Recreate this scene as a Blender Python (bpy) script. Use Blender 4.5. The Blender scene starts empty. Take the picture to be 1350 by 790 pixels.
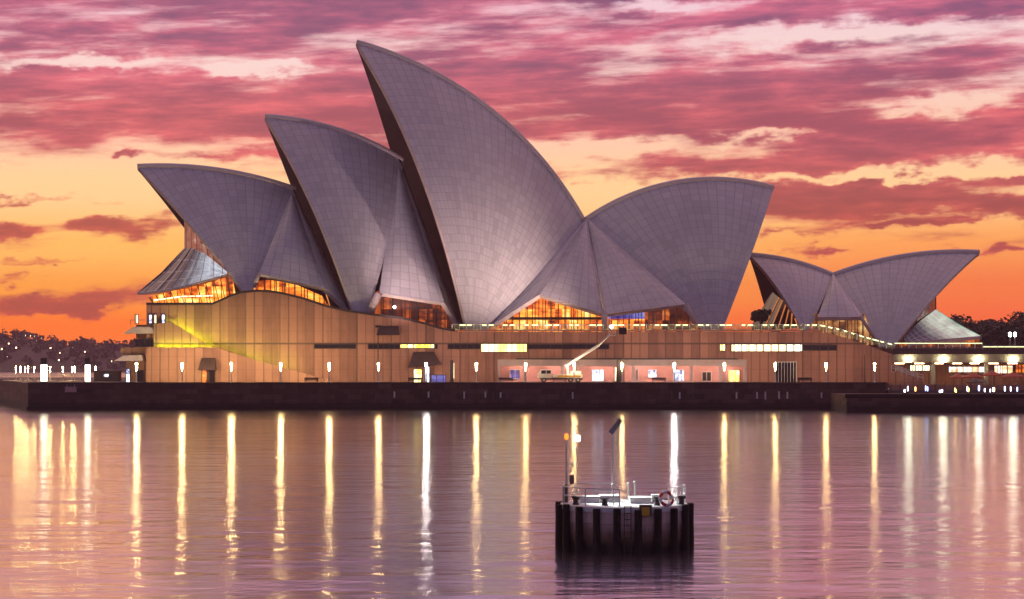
import bpy, bmesh, math, random
import numpy as np
from mathutils import Vector

SC = bpy.context.scene
COL = SC.collection
R_ = math.radians
K, CX, HY, CAM_H = 2900.0, 675.0, 473.0, 9.3

# ------------------------------------------------------------------ camera
cam = bpy.data.cameras.new('camera')
cam.sensor_width = 36
cam.lens = 36 * K / 1350
cam.shift_y = (HY - 395) / 1350
cam.clip_start, cam.clip_end = 0.5, 20000
cam_o = bpy.data.objects.new('camera', cam)
cam_o.location = (0, 0, CAM_H)
cam_o.rotation_euler = (R_(90), 0, 0)
COL.objects.link(cam_o)
SC.camera = cam_o
SC.view_settings.view_transform = 'Standard'
SC.view_settings.look = 'None'
SC.view_settings.exposure = 0.0
SC.view_settings.gamma = 1.0
SC.view_settings.use_curve_mapping = False
SC.cycles.use_denoising = True
SC.cycles.max_bounces = 6
SC.cycles.diffuse_bounces = 2
SC.cycles.glossy_bounces = 3
SC.cycles.transparent_max_bounces = 6
SC.cycles.caustics_reflective = False
SC.cycles.caustics_refractive = False
SC.cycles.sample_clamp_indirect = 6.0
SC.cycles.use_light_tree = True


# ------------------------------------------------------------------ node expressions
class E:
    """a node socket with arithmetic, for writing shaders as formulas"""
    def __init__(s, nt, sock): s.nt, s.s = nt, sock
    def _m(s, op, *a, clamp=False):
        n = s.nt.nodes.new('ShaderNodeMath'); n.operation = op; n.use_clamp = clamp
        for i, v in enumerate((s,) + a):
            if isinstance(v, E): s.nt.links.new(v.s, n.inputs[i])
            else: n.inputs[i].default_value = v
        return E(s.nt, n.outputs[0])
    def __add__(s, o): return s._m('ADD', o)
    def __radd__(s, o): return s._m('ADD', o)
    def __sub__(s, o): return s._m('SUBTRACT', o)
    def __rsub__(s, o): return (s * -1.0) + o
    def __mul__(s, o): return s._m('MULTIPLY', o)
    def __rmul__(s, o): return s._m('MULTIPLY', o)
    def __truediv__(s, o): return s._m('DIVIDE', o)
    def f(s, op, *a): return s._m(op, *a)
    def step(s, lo, hi):
        n = s.nt.nodes.new('ShaderNodeMapRange'); n.interpolation_type = 'SMOOTHSTEP'
        s.nt.links.new(s.s, n.inputs[0]); n.inputs[1].default_value = lo; n.inputs[2].default_value = hi
        return E(s.nt, n.outputs[0])


def combine(nt, x, y, z=0.0):
    n = nt.nodes.new('ShaderNodeCombineXYZ')
    for i, v in enumerate((x, y, z)):
        if isinstance(v, E): nt.links.new(v.s, n.inputs[i])
        else: n.inputs[i].default_value = v
    return E(nt, n.outputs[0])


def separate(nt, v):
    n = nt.nodes.new('ShaderNodeSeparateXYZ'); nt.links.new(v.s, n.inputs[0])
    return [E(nt, o) for o in n.outputs]


def noise(nt, vec, scale=1.0, detail=4.0, rough=0.55, dist=0.0):
    n = nt.nodes.new('ShaderNodeTexNoise')
    nt.links.new(vec.s, n.inputs['Vector'])
    n.inputs['Scale'].default_value = scale; n.inputs['Detail'].default_value = detail
    n.inputs['Roughness'].default_value = rough; n.inputs['Distortion'].default_value = dist
    return E(nt, n.outputs[0])


def white(nt, vec):
    n = nt.nodes.new('ShaderNodeTexWhiteNoise'); nt.links.new(vec.s, n.inputs['Vector'])
    return E(nt, n.outputs[0])


def ramp(nt, fac, stops, mode='EASE'):
    n = nt.nodes.new('ShaderNodeValToRGB'); cr = n.color_ramp; cr.interpolation = mode
    while len(cr.elements) < len(stops): cr.elements.new(0.5)
    for e, (p, c) in zip(cr.elements, stops):
        e.position = p; e.color = (*c, 1)
    nt.links.new(fac.s, n.inputs[0])
    return E(nt, n.outputs[0])


def mixc(nt, fac, a, b, mode='MIX'):
    n = nt.nodes.new('ShaderNodeMix'); n.data_type = 'RGBA'; n.blend_type = mode
    for i, v in ((0, fac), (6, a), (7, b)):
        if isinstance(v, E): nt.links.new(v.s, n.inputs[i])
        elif i == 0: n.inputs[0].default_value = v
        else: n.inputs[i].default_value = (*v, 1)
    return E(nt, n.outputs[2])


def lin(r, g, b):
    return tuple(((c / 255 + 0.055) / 1.055) ** 2.4 if c > 10 else c / 255 / 12.92 for c in (r, g, b))


# ------------------------------------------------------------------ sky
def make_world():
    w = bpy.data.worlds.new('World'); SC.world = w; w.use_nodes = True
    nt = w.node_tree; nt.nodes.clear()
    tc = nt.nodes.new('ShaderNodeTexCoord')
    d = E(nt, tc.outputs['Generated'])
    x, y, z = separate(nt, d)
    az = x.f('ARCTAN2', y)                 # 0 looking along +Y
    el = z.f('ARCSINE')
    u = az * 2900.0 + 675.0                # milliradian-like bearing, 675 straight ahead
    v = el * -2900.0 + 473.0               # 473 at the horizon, smaller upwards
    vt = v + (u - 675.0) * 0.035
    p = combine(nt, u * 0.001, vt * 0.001)
    big = noise(nt, combine(nt, u * (1 / 300), vt * (1 / 62)), 1.0, 6.0, 0.56)
    wis = noise(nt, combine(nt, u * (1 / 120), vt * (1 / 16), 3.7), 1.0, 5.0, 0.6)
    w1 = noise(nt, combine(nt, u * (1 / 110), vt * (1 / 45), 9.1), 1.0, 4.0, 0.6)
    w2 = noise(nt, combine(nt, u * (1 / 70), vt * (1 / 35), 21.0), 1.0, 4.0, 0.6)
    ub = u + (w1 - 0.5) * 240.0
    vb = vt + (w2 - 0.5) * 60.0
    blobs = [  # bearing, height, half-width, half-height, weight
        (640, 12, 900, 40, .06), (220, 100, 330, 24, .09), (230, 152, 300, 22, .16), (860, 165, 260, 55, .12),
        (1190, 175, 200, 36, .10), (1010, 232, 330, 14, .16), (1150, 282, 150, 24, .34), (160, 283, 66, 17, .34),
        (10, 287, 45, 11, .34), (95, 328, 90, 5, .26), (75, 382, 130, 15, .34), (1325, 300, 60, 15, .34),
        (1085, 346, 60, 5, .2), (160, 195, 16, 5, .24), (1250, 217, 150, 22, .16), (1290, 357, 50, 5, .2),
        (1310, 20, 130, 40, .12), (60, 246, 120, 6, .2), (1190, 314, 90, 5, .22), (1040, 322, 60, 5, .18), (30, 345, 60, 4, .2), (1330, 262, 60, 6, .18), (700, 242, 120, 8, .12), (300, 195, 160, 7, .14), (480, 130, 180, 30, .06),
        (110, 72, 110, 8, -.22), (330, 84, 90, 6, -.16), (1120, 66, 190, 14, -.26), (150, 232, 220, 40, -.14),
        (230, 330, 200, 22, -.1), (800, 202, 90, 11, -.24), (1250, 168, 100, 12, -.26), (1030, 196, 110, 8, -.2),
        (1160, 252, 190, 8, -.22), (90, 412, 150, 16, -.2), (1150, 375, 220, 36, -.14), (780, 268, 50, 24, -.22),
        (860, 20, 120, 10, -.16),
    ]
    cov = big * 0.56 + wis * 0.44
    for (bx, by, rx, ry, wt) in blobs:
        e1 = (ub - bx) * (1 / rx); e2 = (vb - by) * (1 / ry)
        g = (e1 * e1 + e2 * e2) * -1.0
        cov = cov + g.f('EXPONENT') * wt
    hb = (v + 1200.0) * (1 / 1700.0)       # 0 well overhead .. 0.984 at the horizon
    pos = lambda py: (py + 1200.0) / 1700.0
    bias = ramp(nt, hb, [(0, (.44,) * 3), (pos(-250), (.45,) * 3), (pos(-20), (.57,) * 3), (pos(150), (.57,) * 3), (pos(235), (.455,) * 3),
                         (pos(330), (.425,) * 3), (pos(473), (.42,) * 3)], 'LINEAR')
    cov = cov + (E(nt, bias.s) - 0.5)
    c = cov.step(0.42, 0.62)
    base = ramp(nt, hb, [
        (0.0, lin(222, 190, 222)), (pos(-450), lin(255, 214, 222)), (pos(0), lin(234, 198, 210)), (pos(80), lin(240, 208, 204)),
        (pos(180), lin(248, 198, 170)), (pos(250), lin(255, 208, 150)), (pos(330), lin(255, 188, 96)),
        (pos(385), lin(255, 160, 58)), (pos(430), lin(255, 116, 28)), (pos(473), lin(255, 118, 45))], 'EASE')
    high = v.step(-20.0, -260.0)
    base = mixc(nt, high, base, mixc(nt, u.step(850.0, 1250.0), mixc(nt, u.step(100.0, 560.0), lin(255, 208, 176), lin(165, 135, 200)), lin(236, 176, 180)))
    redside = u.step(700.0, 1250.0) * v.step(240.0, 400.0)
    base = mixc(nt, redside * 0.7, base, lin(255, 98, 54))
    lit = ramp(nt, hb, [(0, lin(205, 160, 200)), (pos(-350), lin(255, 180, 195)), (pos(40), lin(226, 104, 134)), (pos(170), lin(234, 100, 112)),
                        (pos(300), lin(216, 84, 80)), (pos(473), lin(206, 74, 60))], 'EASE')
    drk = ramp(nt, hb, [(0, lin(165, 130, 180)), (pos(-350), lin(215, 145, 175)), (pos(40), lin(116, 60, 104)), (pos(170), lin(148, 58, 88)),
                        (pos(300), lin(150, 54, 66)), (pos(473), lin(150, 54, 58))], 'EASE')
    tone = (noise(nt, combine(nt, u * (1 / 190), vt * (1 / 40), 5.5), 1.0, 5.0, 0.6) * 0.6 + cov * 0.55 + wis * 0.2).step(0.54, 0.88)
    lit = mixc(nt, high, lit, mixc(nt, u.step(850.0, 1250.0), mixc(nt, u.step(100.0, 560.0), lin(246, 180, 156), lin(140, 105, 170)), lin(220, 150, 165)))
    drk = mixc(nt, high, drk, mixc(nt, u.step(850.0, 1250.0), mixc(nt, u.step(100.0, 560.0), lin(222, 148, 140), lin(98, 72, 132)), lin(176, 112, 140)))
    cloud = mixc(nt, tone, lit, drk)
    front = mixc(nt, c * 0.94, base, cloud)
    # away from the sunrise the sky is a dim violet blue
    cosf = az.f('COSINE')
    away = cosf.step(0.75, -0.35)
    back = ramp(nt, z, [(0.0, (.46, .26, .32)), (0.18, (.17, .125, .215)), (0.5, (.084, .086, .20)), (1.0, (.072, .074, .18))], 'EASE')
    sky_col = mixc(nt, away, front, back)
    ns = nt.nodes.new('ShaderNodeTexSky'); ns.sky_type = 'NISHITA'; ns.sun_disc = False
    ns.sun_elevation = R_(1.0); ns.sun_rotation = R_(-8)
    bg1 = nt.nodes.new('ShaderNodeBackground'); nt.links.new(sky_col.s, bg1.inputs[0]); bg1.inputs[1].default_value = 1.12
    bg2 = nt.nodes.new('ShaderNodeBackground'); nt.links.new(ns.outputs[0], bg2.inputs[0]); bg2.inputs[1].default_value = 0.006
    add = nt.nodes.new('ShaderNodeAddShader'); nt.links.new(bg1.outputs[0], add.inputs[0]); nt.links.new(bg2.outputs[0], add.inputs[1])
    out = nt.nodes.new('ShaderNodeOutputWorld'); nt.links.new(add.outputs[0], out.inputs[0])


make_world()
sun = bpy.data.lights.new('sun', 'SUN'); sun.energy = 0.12; sun.angle = R_(12); sun.color = (1, .62, .5)
sun_o = bpy.data.objects.new('sun', sun); COL.objects.link(sun_o)
sun_o.rotation_euler = (R_(-84), 0, R_(-50))


# ------------------------------------------------------------------ materials
def mat(name, col=(.5, .5, .5), rough=.6, metal=0.0, emit=None, estr=0.0, spec=.5):
    m = bpy.data.materials.new(name); m.use_nodes = True
    b = m.node_tree.nodes['Principled BSDF']
    b.inputs['Base Color'].default_value = (*col, 1); b.inputs['Roughness'].default_value = rough
    b.inputs['Metallic'].default_value = metal; b.inputs['Specular IOR Level'].default_value = spec
    if emit:
        b.inputs['Emission Color'].default_value = (*emit, 1); b.inputs['Emission Strength'].default_value = estr
    return m


def nodes_of(m):
    nt = m.node_tree
    return nt, nt.nodes['Principled BSDF']


def worn(name, col, var=.25, scale=1.5, rough=.7, metal=0.0):
    """a plain paint, stone or metal with uneven dirt"""
    m = mat(name, col, rough, metal); nt, b = nodes_of(m)
    g = nt.nodes.new('ShaderNodeNewGeometry'); p = E(nt, g.outputs['Position'])
    n = noise(nt, p, scale, 6, .65) * 0.7 + noise(nt, p, scale * .17, 3, .5) * 0.3
    c = ramp(nt, n, [(.25, tuple(v * (1 - var) for v in col)), (.75, tuple(min(1, v * (1 + var)) for v in col))])
    nt.links.new(c.s, b.inputs['Base Color'])
    return m


def tile_material():
    m = mat('ceramic_tile', (.7, .66, .6), .38); nt, b = nodes_of(m)
    uv = nt.nodes.new('ShaderNodeUVMap'); U = E(nt, uv.outputs[0]); u, v, _ = separate(nt, U)
    fu = u.f('FRACT'); fv = v.f('FRACT')
    ju = (fu - 0.5).f('ABSOLUTE').step(.44, .485); jv = (fv - 0.5).f('ABSOLUTE').step(.44, .49)
    joint = ju.f('MAXIMUM', jv * 0.8)
    cell = white(nt, combine(nt, u.f('FLOOR'), v.f('FLOOR')))
    rib = white(nt, combine(nt, u.f('FLOOR'), 7.0))
    geo = nt.nodes.new('ShaderNodeNewGeometry'); P = E(nt, geo.outputs['Position'])
    stain = noise(nt, P, .035, 4, .55)
    t = cell * 0.16 + rib * 0.12 + stain * 0.72
    c = ramp(nt, t, [(.2, (.55, .535, .52)), (.8, (.73, .71, .68))])
    c = mixc(nt, joint * 0.55, c, (.25, .23, .22))
    nt.links.new(c.s, b.inputs['Base Color'])
    r = joint * 0.25 + cell * 0.16 + 0.24
    nt.links.new(r.s, b.inputs['Roughness'])
    bp = nt.nodes.new('ShaderNodeBump'); bp.inputs['Strength'].default_value = .35; bp.inputs['Distance'].default_value = .06
    nt.links.new((1.0 - joint).s, bp.inputs['Height']); nt.links.new(bp.outputs[0], b.inputs['Normal'])
    return m


def panel_material(name, colA, colB, pitch=1.62):
    """precast granite cladding: tall narrow panels with dark joints, streaked with weather"""
    m = mat(name, colA, .8); nt, b = nodes_of(m)
    geo = nt.nodes.new('ShaderNodeNewGeometry'); P = E(nt, geo.outputs['Position'])
    x, y, z = separate(nt, P)
    q = (x + y * 0.6) * (1 / pitch)
    wob = white(nt, combine(nt, q.f('FLOOR'), 3.0))
    f = (q.f('FRACT') - 0.5).f('ABSOLUTE')
    j = f.step(.40, .485)
    j2 = ((q * 0.25).f('FRACT') - 0.5).f('ABSOLUTE').step(.470, .492)
    hz = ((z - 12.15).f('ABSOLUTE').step(.22, .10) * 0.75).f('MAXIMUM', (((z + wob * 0.0) * (1 / 2.42)).f('FRACT') - 0.5).f('ABSOLUTE').step(.47, .495) * 0.28)
    streak = noise(nt, combine(nt, x * 1.1, y * 1.1, z * 0.07), 1.0, 5, .65)
    blot = noise(nt, P, .35, 5, .6)
    t = wob * 0.34 + streak * 0.5 + blot * 0.3
    c = ramp(nt, t, [(.36, colB), (.70, colA)])
    grain = noise(nt, P, 9.0, 2, .5)
    c = mixc(nt, grain * 0.25, c, tuple(v * .6 for v in colB))
    c = mixc(nt, (j * (wob * 0.4 + 0.15)).f('MAXIMUM', j2 * 0.6).f('MAXIMUM', hz), c, (.06, .04, .035))
    nt.links.new(c.s, b.inputs['Base Color'])
    bp = nt.nodes.new('ShaderNodeBump'); bp.inputs['Strength'].default_value = .5; bp.inputs['Distance'].default_value = .05
    nt.links.new((1.0 - j).s, bp.inputs['Height']); nt.links.new(bp.outputs[0], b.inputs['Normal'])
    return m


def lit_material(name, stops, strength, sx=.8, sz=1.1, bars=0.0, thresh=0.0):
    """glazing of a lit room: furniture and lamps seen as uneven warm patches, with glazing bars"""
    m = mat(name, (.02, .015, .01), .25); nt, b = nodes_of(m)
    geo = nt.nodes.new('ShaderNodeNewGeometry'); P = E(nt, geo.outputs['Position'])
    x, y, z = separate(nt, P)
    n = noise(nt, combine(nt, x * sx, y * sx, z * sz), 1.0, 3, .6)
    n2 = white(nt, combine(nt, (x * (1.0 / 1.4)).f('FLOOR'), (z * (1 / 2.1)).f('FLOOR')))
    c = ramp(nt, n * 0.7 + n2 * 0.3, stops, 'LINEAR')
    if bars:
        k = ((x * (1 / bars)).f('FRACT') - 0.5).f('ABSOLUTE').step(.40, .46)
        c = mixc(nt, k * 0.85, c, (.03, .01, .004))
    nt.links.new(c.s, b.inputs['Emission Color']); b.inputs['Emission Strength'].default_value = strength
    return m


def water_material():
    m = bpy.data.materials.new('harbour_water'); m.use_nodes = True
    nt = m.node_tree; nt.nodes.clear()
    geo = nt.nodes.new('ShaderNodeNewGeometry'); P = E(nt, geo.outputs['Position'])
    x, y, z = separate(nt, P)
    a = noise(nt, combine(nt, x * 0.09, y * 0.20), 1.0, 2, .5)
    bq = noise(nt, combine(nt, x * 0.34, y * 0.62, 4.0), 1.0, 2, .5)
    cq = noise(nt, combine(nt, x * 1.2, y * 1.9, 8.0), 1.0, 2, .5)
    h = a * 0.15 + bq * 0.065 + cq * 0.015
    bp = nt.nodes.new('ShaderNodeBump'); bp.inputs['Strength'].default_value = 1.0; bp.inputs['Distance'].default_value = 1.0
    nt.links.new(h.s, bp.inputs['Height'])
    gl = nt.nodes.new('ShaderNodeBsdfGlossy'); gl.distribution = 'MULTI_GGX'; gl.inputs['Color'].default_value = (.98, .96, .97, 1)
    calm = noise(nt, combine(nt, x * 0.02, y * 0.035, 2.0), 1.0, 3, .5)
    nt.links.new((calm * 0.07 + 0.105).s, gl.inputs['Roughness']); nt.links.new(bp.outputs[0], gl.inputs['Normal'])
    df = nt.nodes.new('ShaderNodeBsdfDiffuse'); df.inputs['Color'].default_value = (.035, .03, .045, 1)
    fr = nt.nodes.new('ShaderNodeFresnel'); fr.inputs['IOR'].default_value = 1.6
    nt.links.new(bp.outputs[0], fr.inputs['Normal'])
    mx = nt.nodes.new('ShaderNodeMixShader'); nt.links.new((E(nt, fr.outputs[0]) * 0.35 + 0.66).s, mx.inputs[0])
    nt.links.new(df.outputs[0], mx.inputs[1]); nt.links.new(gl.outputs[0], mx.inputs[2])
    out = nt.nodes.new('ShaderNodeOutputMaterial'); nt.links.new(mx.outputs[0], out.inputs[0])
    return m


def sea_wall_material():
    m = mat('sea_wall_stone', (.05, .035, .03), .8); nt, b = nodes_of(m)
    geo = nt.nodes.new('ShaderNodeNewGeometry'); P = E(nt, geo.outputs['Position']); x, y, z = separate(nt, P)
    row = (z * (1 / .95)).f('FLOOR'); q = (x + y) * (1 / 2.4) + row * 0.37
    jx = (q.f('FRACT') - 0.5).f('ABSOLUTE').step(.46, .495); jz = ((z * (1 / .95)).f('FRACT') - 0.5).f('ABSOLUTE').step(.42, .49)
    cell = white(nt, combine(nt, q.f('FLOOR'), row))
    st = noise(nt, combine(nt, x * 0.5, y * 0.5, z * 0.12), 1.0, 5, .65)
    c = ramp(nt, cell * 0.35 + st * 0.65, [(.3, (.040, .022, .017)), (.7, (.115, .062, .045))])
    c = mixc(nt, jx.f('MAXIMUM', jz) * 0.35, c, (.015, .01, .008))
    tide = (z + (st - 0.5) * 1.4).step(1.9, .8)
    c = mixc(nt, tide * 0.9, c, (.010, .009, .006))
    nt.links.new(c.s, b.inputs['Base Color'])
    return m


def leaf_material(name, col):
    m = mat(name, col, .6); nt, b = nodes_of(m)
    geo = nt.nodes.new('ShaderNodeNewGeometry'); P = E(nt, geo.outputs['Position'])
    n = noise(nt, P, .5, 4, .6)
    c = ramp(nt, n, [(.3, tuple(v * .55 for v in col)), (.7, tuple(v * 1.5 for v in col))])
    nt.links.new(c.s, b.inputs['Base Color'])
    return m


M = dict(
    tile=tile_material(),
    rim=worn('shell_rim_concrete', (.62, .52, .46), .18, .6, .6),
    cap=worn('ridge_tile_highlight', (.78, .68, .62), .06, .2, .35),  # pale pink tone puts the ridge's band of light into the capping
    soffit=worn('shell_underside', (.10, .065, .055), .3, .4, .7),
    cladding=panel_material('granite_cladding', (.51, .245, .165), (.29, .135, .095)),
    cladding_low=panel_material('granite_parapet', (.51, .26, .165), (.34, .16, .105)),
    dark_trim=worn('dark_bronze_trim', (.03, .02, .018), .3, 1.0, .5),
    bronze=worn('bronze', (.07, .045, .035), .3, 1.0, .5),
    hood=worn('brown_hood', (.085, .05, .04), .3, .8, .6),
    slot=mat('dark_window_glass', (.012, .009, .01), .15),
    wall_sea=sea_wall_material(),
    paving=worn('promenade_paving', (.17, .12, .10), .25, .5, .8),
    white_wall=worn('cream_plaster', (.58, .47, .45), .15, .7, .7),
    arcade_wall=worn('rose_plaster', (.50, .25, .21), .25, .5, .7),
    white_paint=worn('white_paint', (.72, .72, .70), .12, 2.0, .45),
    black=worn('black_steel', (.02, .018, .018), .3, 2.0, .5),
    steel=worn('galvanised_steel', (.50, .50, .48), .2, 3.0, .4, .6),
    rubber=worn('rubber', (.015, .015, .015), .3, 4, .8),
    pile=worn('tarred_pile', (.012, .008, .007), .5, 1.5, .95),
    red=worn('orange_red_canvas', (.55, .10, .045), .2, 1.0, .7),
    red_paint=worn('red_paint', (.6, .05, .03), .15, 5.0, .4),
    yellow_paint=worn('yellow_paint', (.65, .38, .03), .15, 3.0, .5),
    glass_dark=mat('dark_foyer_glass', (.03, .022, .02), .12),
    trunk=worn('tree_bark', (.04, .028, .02), .3, 3.0, .9),
    leaf=leaf_material('dark_leaves', (.035, .045, .022)),
    leaf_far=leaf_material('far_leaves', (.045, .045, .035)),
    brick=worn('house_brick', (.22, .13, .10), .3, .5, .8),
    roof=worn('terracotta_roof', (.20, .09, .06), .25, .7, .8),
    hill=worn('hill_scrub', (.05, .045, .035), .4, .02, .9),
    water=water_material(),
    amber=lit_material('amber_foyer', [(.28, (.05, .008, .003)), (.38, (.35, .05, .006)), (.5, (.75, .16, .014)), (.64, (1.0, .36, .04)), (.78, (1, .65, .18))], 1.9, .30, .9, 1.9),
    amber_hot=lit_material('amber_foyer_bright', [(.28, (.06, .012, .004)), (.38, (.4, .06, .008)), (.48, (.8, .17, .016)), (.60, (1.0, .38, .05)), (.72, (1, .70, .22))], 2.0, .32, .9, 1.5),
    amber_dim=lit_material('amber_foyer_dim', [(.3, (.02, .006, .003)), (.5, (.12, .02, .005)), (.62, (.55, .10, .015)), (.75, (1.0, .32, .06))], 1.0, .25, .7, 2.3),
    yellow_lit=lit_material('yellow_window', [(.25, (.9, .55, .05)), (.5, (1, .75, .16)), (.7, (1, .92, .5))], 3.6, .6, .6, 1.1),
    cream_lit=lit_material('cream_window', [(.25, (.8, .55, .22)), (.5, (1, .85, .5)), (.7, (1, .95, .75))], 2.4, .6, .6, 1.4),
    white_lit=mat('white_lit_panel', (.6, .6, .6), .4, 0, (.85, .95, 1.0), 1.6),
    pane_white=lit_material('cool_white_window', [(.28, (.06, .06, .10)), (.45, (.35, .40, .55)), (.58, (.75, .85, 1.0)), (.72, (1, 1, 1))], 4.0, 1.5, 1.5, 1.3),
    lamp=mat('lamp_glow', (.8, .7, .5), .4, 0, (1, .66, .26), 150.0),
    lamp_white=mat('lamp_glow_white', (.8, .8, .8), .4, 0, (1, .90, .86), 200.0),
    lamp_low=mat('lamp_glow_low', (.8, .7, .5), .4, 0, (1, .64, .25), 110.0),
    lamp_high=mat('lamp_glow_high', (.8, .7, .5), .4, 0, (1, .68, .28), 210.0),
    lamp_soft=mat('lamp_glow_soft', (.8, .7, .5), .4, 0, (1, .72, .28), 170.0),
    downlight=mat('downlight_glow', (.8, .8, .8), .4, 0, (.98, 1.0, .70), 34.0),
    beacon=mat('beacon_glow', (.8, .3, .05), .4, 0, (1.0, .25, .01), 2.0),
    rail_light=mat('rail_strip_light', (.6, .7, .3), .4, 0, (.85, .92, .36), 4.5),
    rail_glass=None,
    stair_light=mat('stair_strip_light', (.6, .7, .2), .4, 0, (.52, .86, .02), 170.0),
    house_glow=mat('house_window_glow', (.5, .4, .3), .4, 0, (1, .74, .38), 9.0),
    blue_lit=lit_material('blue_window', [(.3, (.06, .05, .3)), (.5, (.2, .2, .75)), (.72, (.6, .65, 1))], .8, .5, .9, 1.3),
    skirt=None,
    shop_mix=lit_material('shop_glow', [(.25, (.25, .10, .06)), (.42, (.9, .45, .22)), (.55, (1, .82, .70)), (.7, (.9, .95, 1))], 2.2, .35, .8, 1.0),
)


def skirt_material(name, base, emit, strength):
    m = mat(name, base, .2); nt, b = nodes_of(m)
    uv = nt.nodes.new('ShaderNodeUVMap'); U = E(nt, uv.outputs[0]); u, v, _ = separate(nt, U)
    bars = ((u * 11.0).f('FRACT') - 0.5).f('ABSOLUTE').step(.34, .44)
    rows = ((v * 4.0).f('FRACT') - 0.5).f('ABSOLUTE').step(.40, .47)
    n = noise(nt, combine(nt, u * 5.0, v * 3.0), 1.0, 4, .6)
    g = bars.f('MAXIMUM', rows)
    c = mixc(nt, g * 0.8, base, (.75, .72, .74))
    nt.links.new(c.s, b.inputs['Base Color'])
    k = u.step(.30, .85) * (n * 1.4 - 0.2)       # uneven glow put into the panes themselves, stronger towards one end
    b.inputs['Emission Color'].default_value = (*emit, 1)
    nt.links.new((k * strength).f('MAXIMUM', 0.0).s, b.inputs['Emission Strength'])
    return m


g_ = mat('balustrade_glass', (.40, .46, .24), .2); nt_, b_ = nodes_of(g_); b_.inputs['Alpha'].default_value = .22
M['rail_glass'] = g_
M['skirt'] = skirt_material('glass_skirt', (.16, .13, .18), (.72, .78, .86), 1.4)
M['skirt_green'] = skirt_material('glass_skirt_green', (.22, .24, .22), (.62, .86, .66), 1.1)


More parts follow.
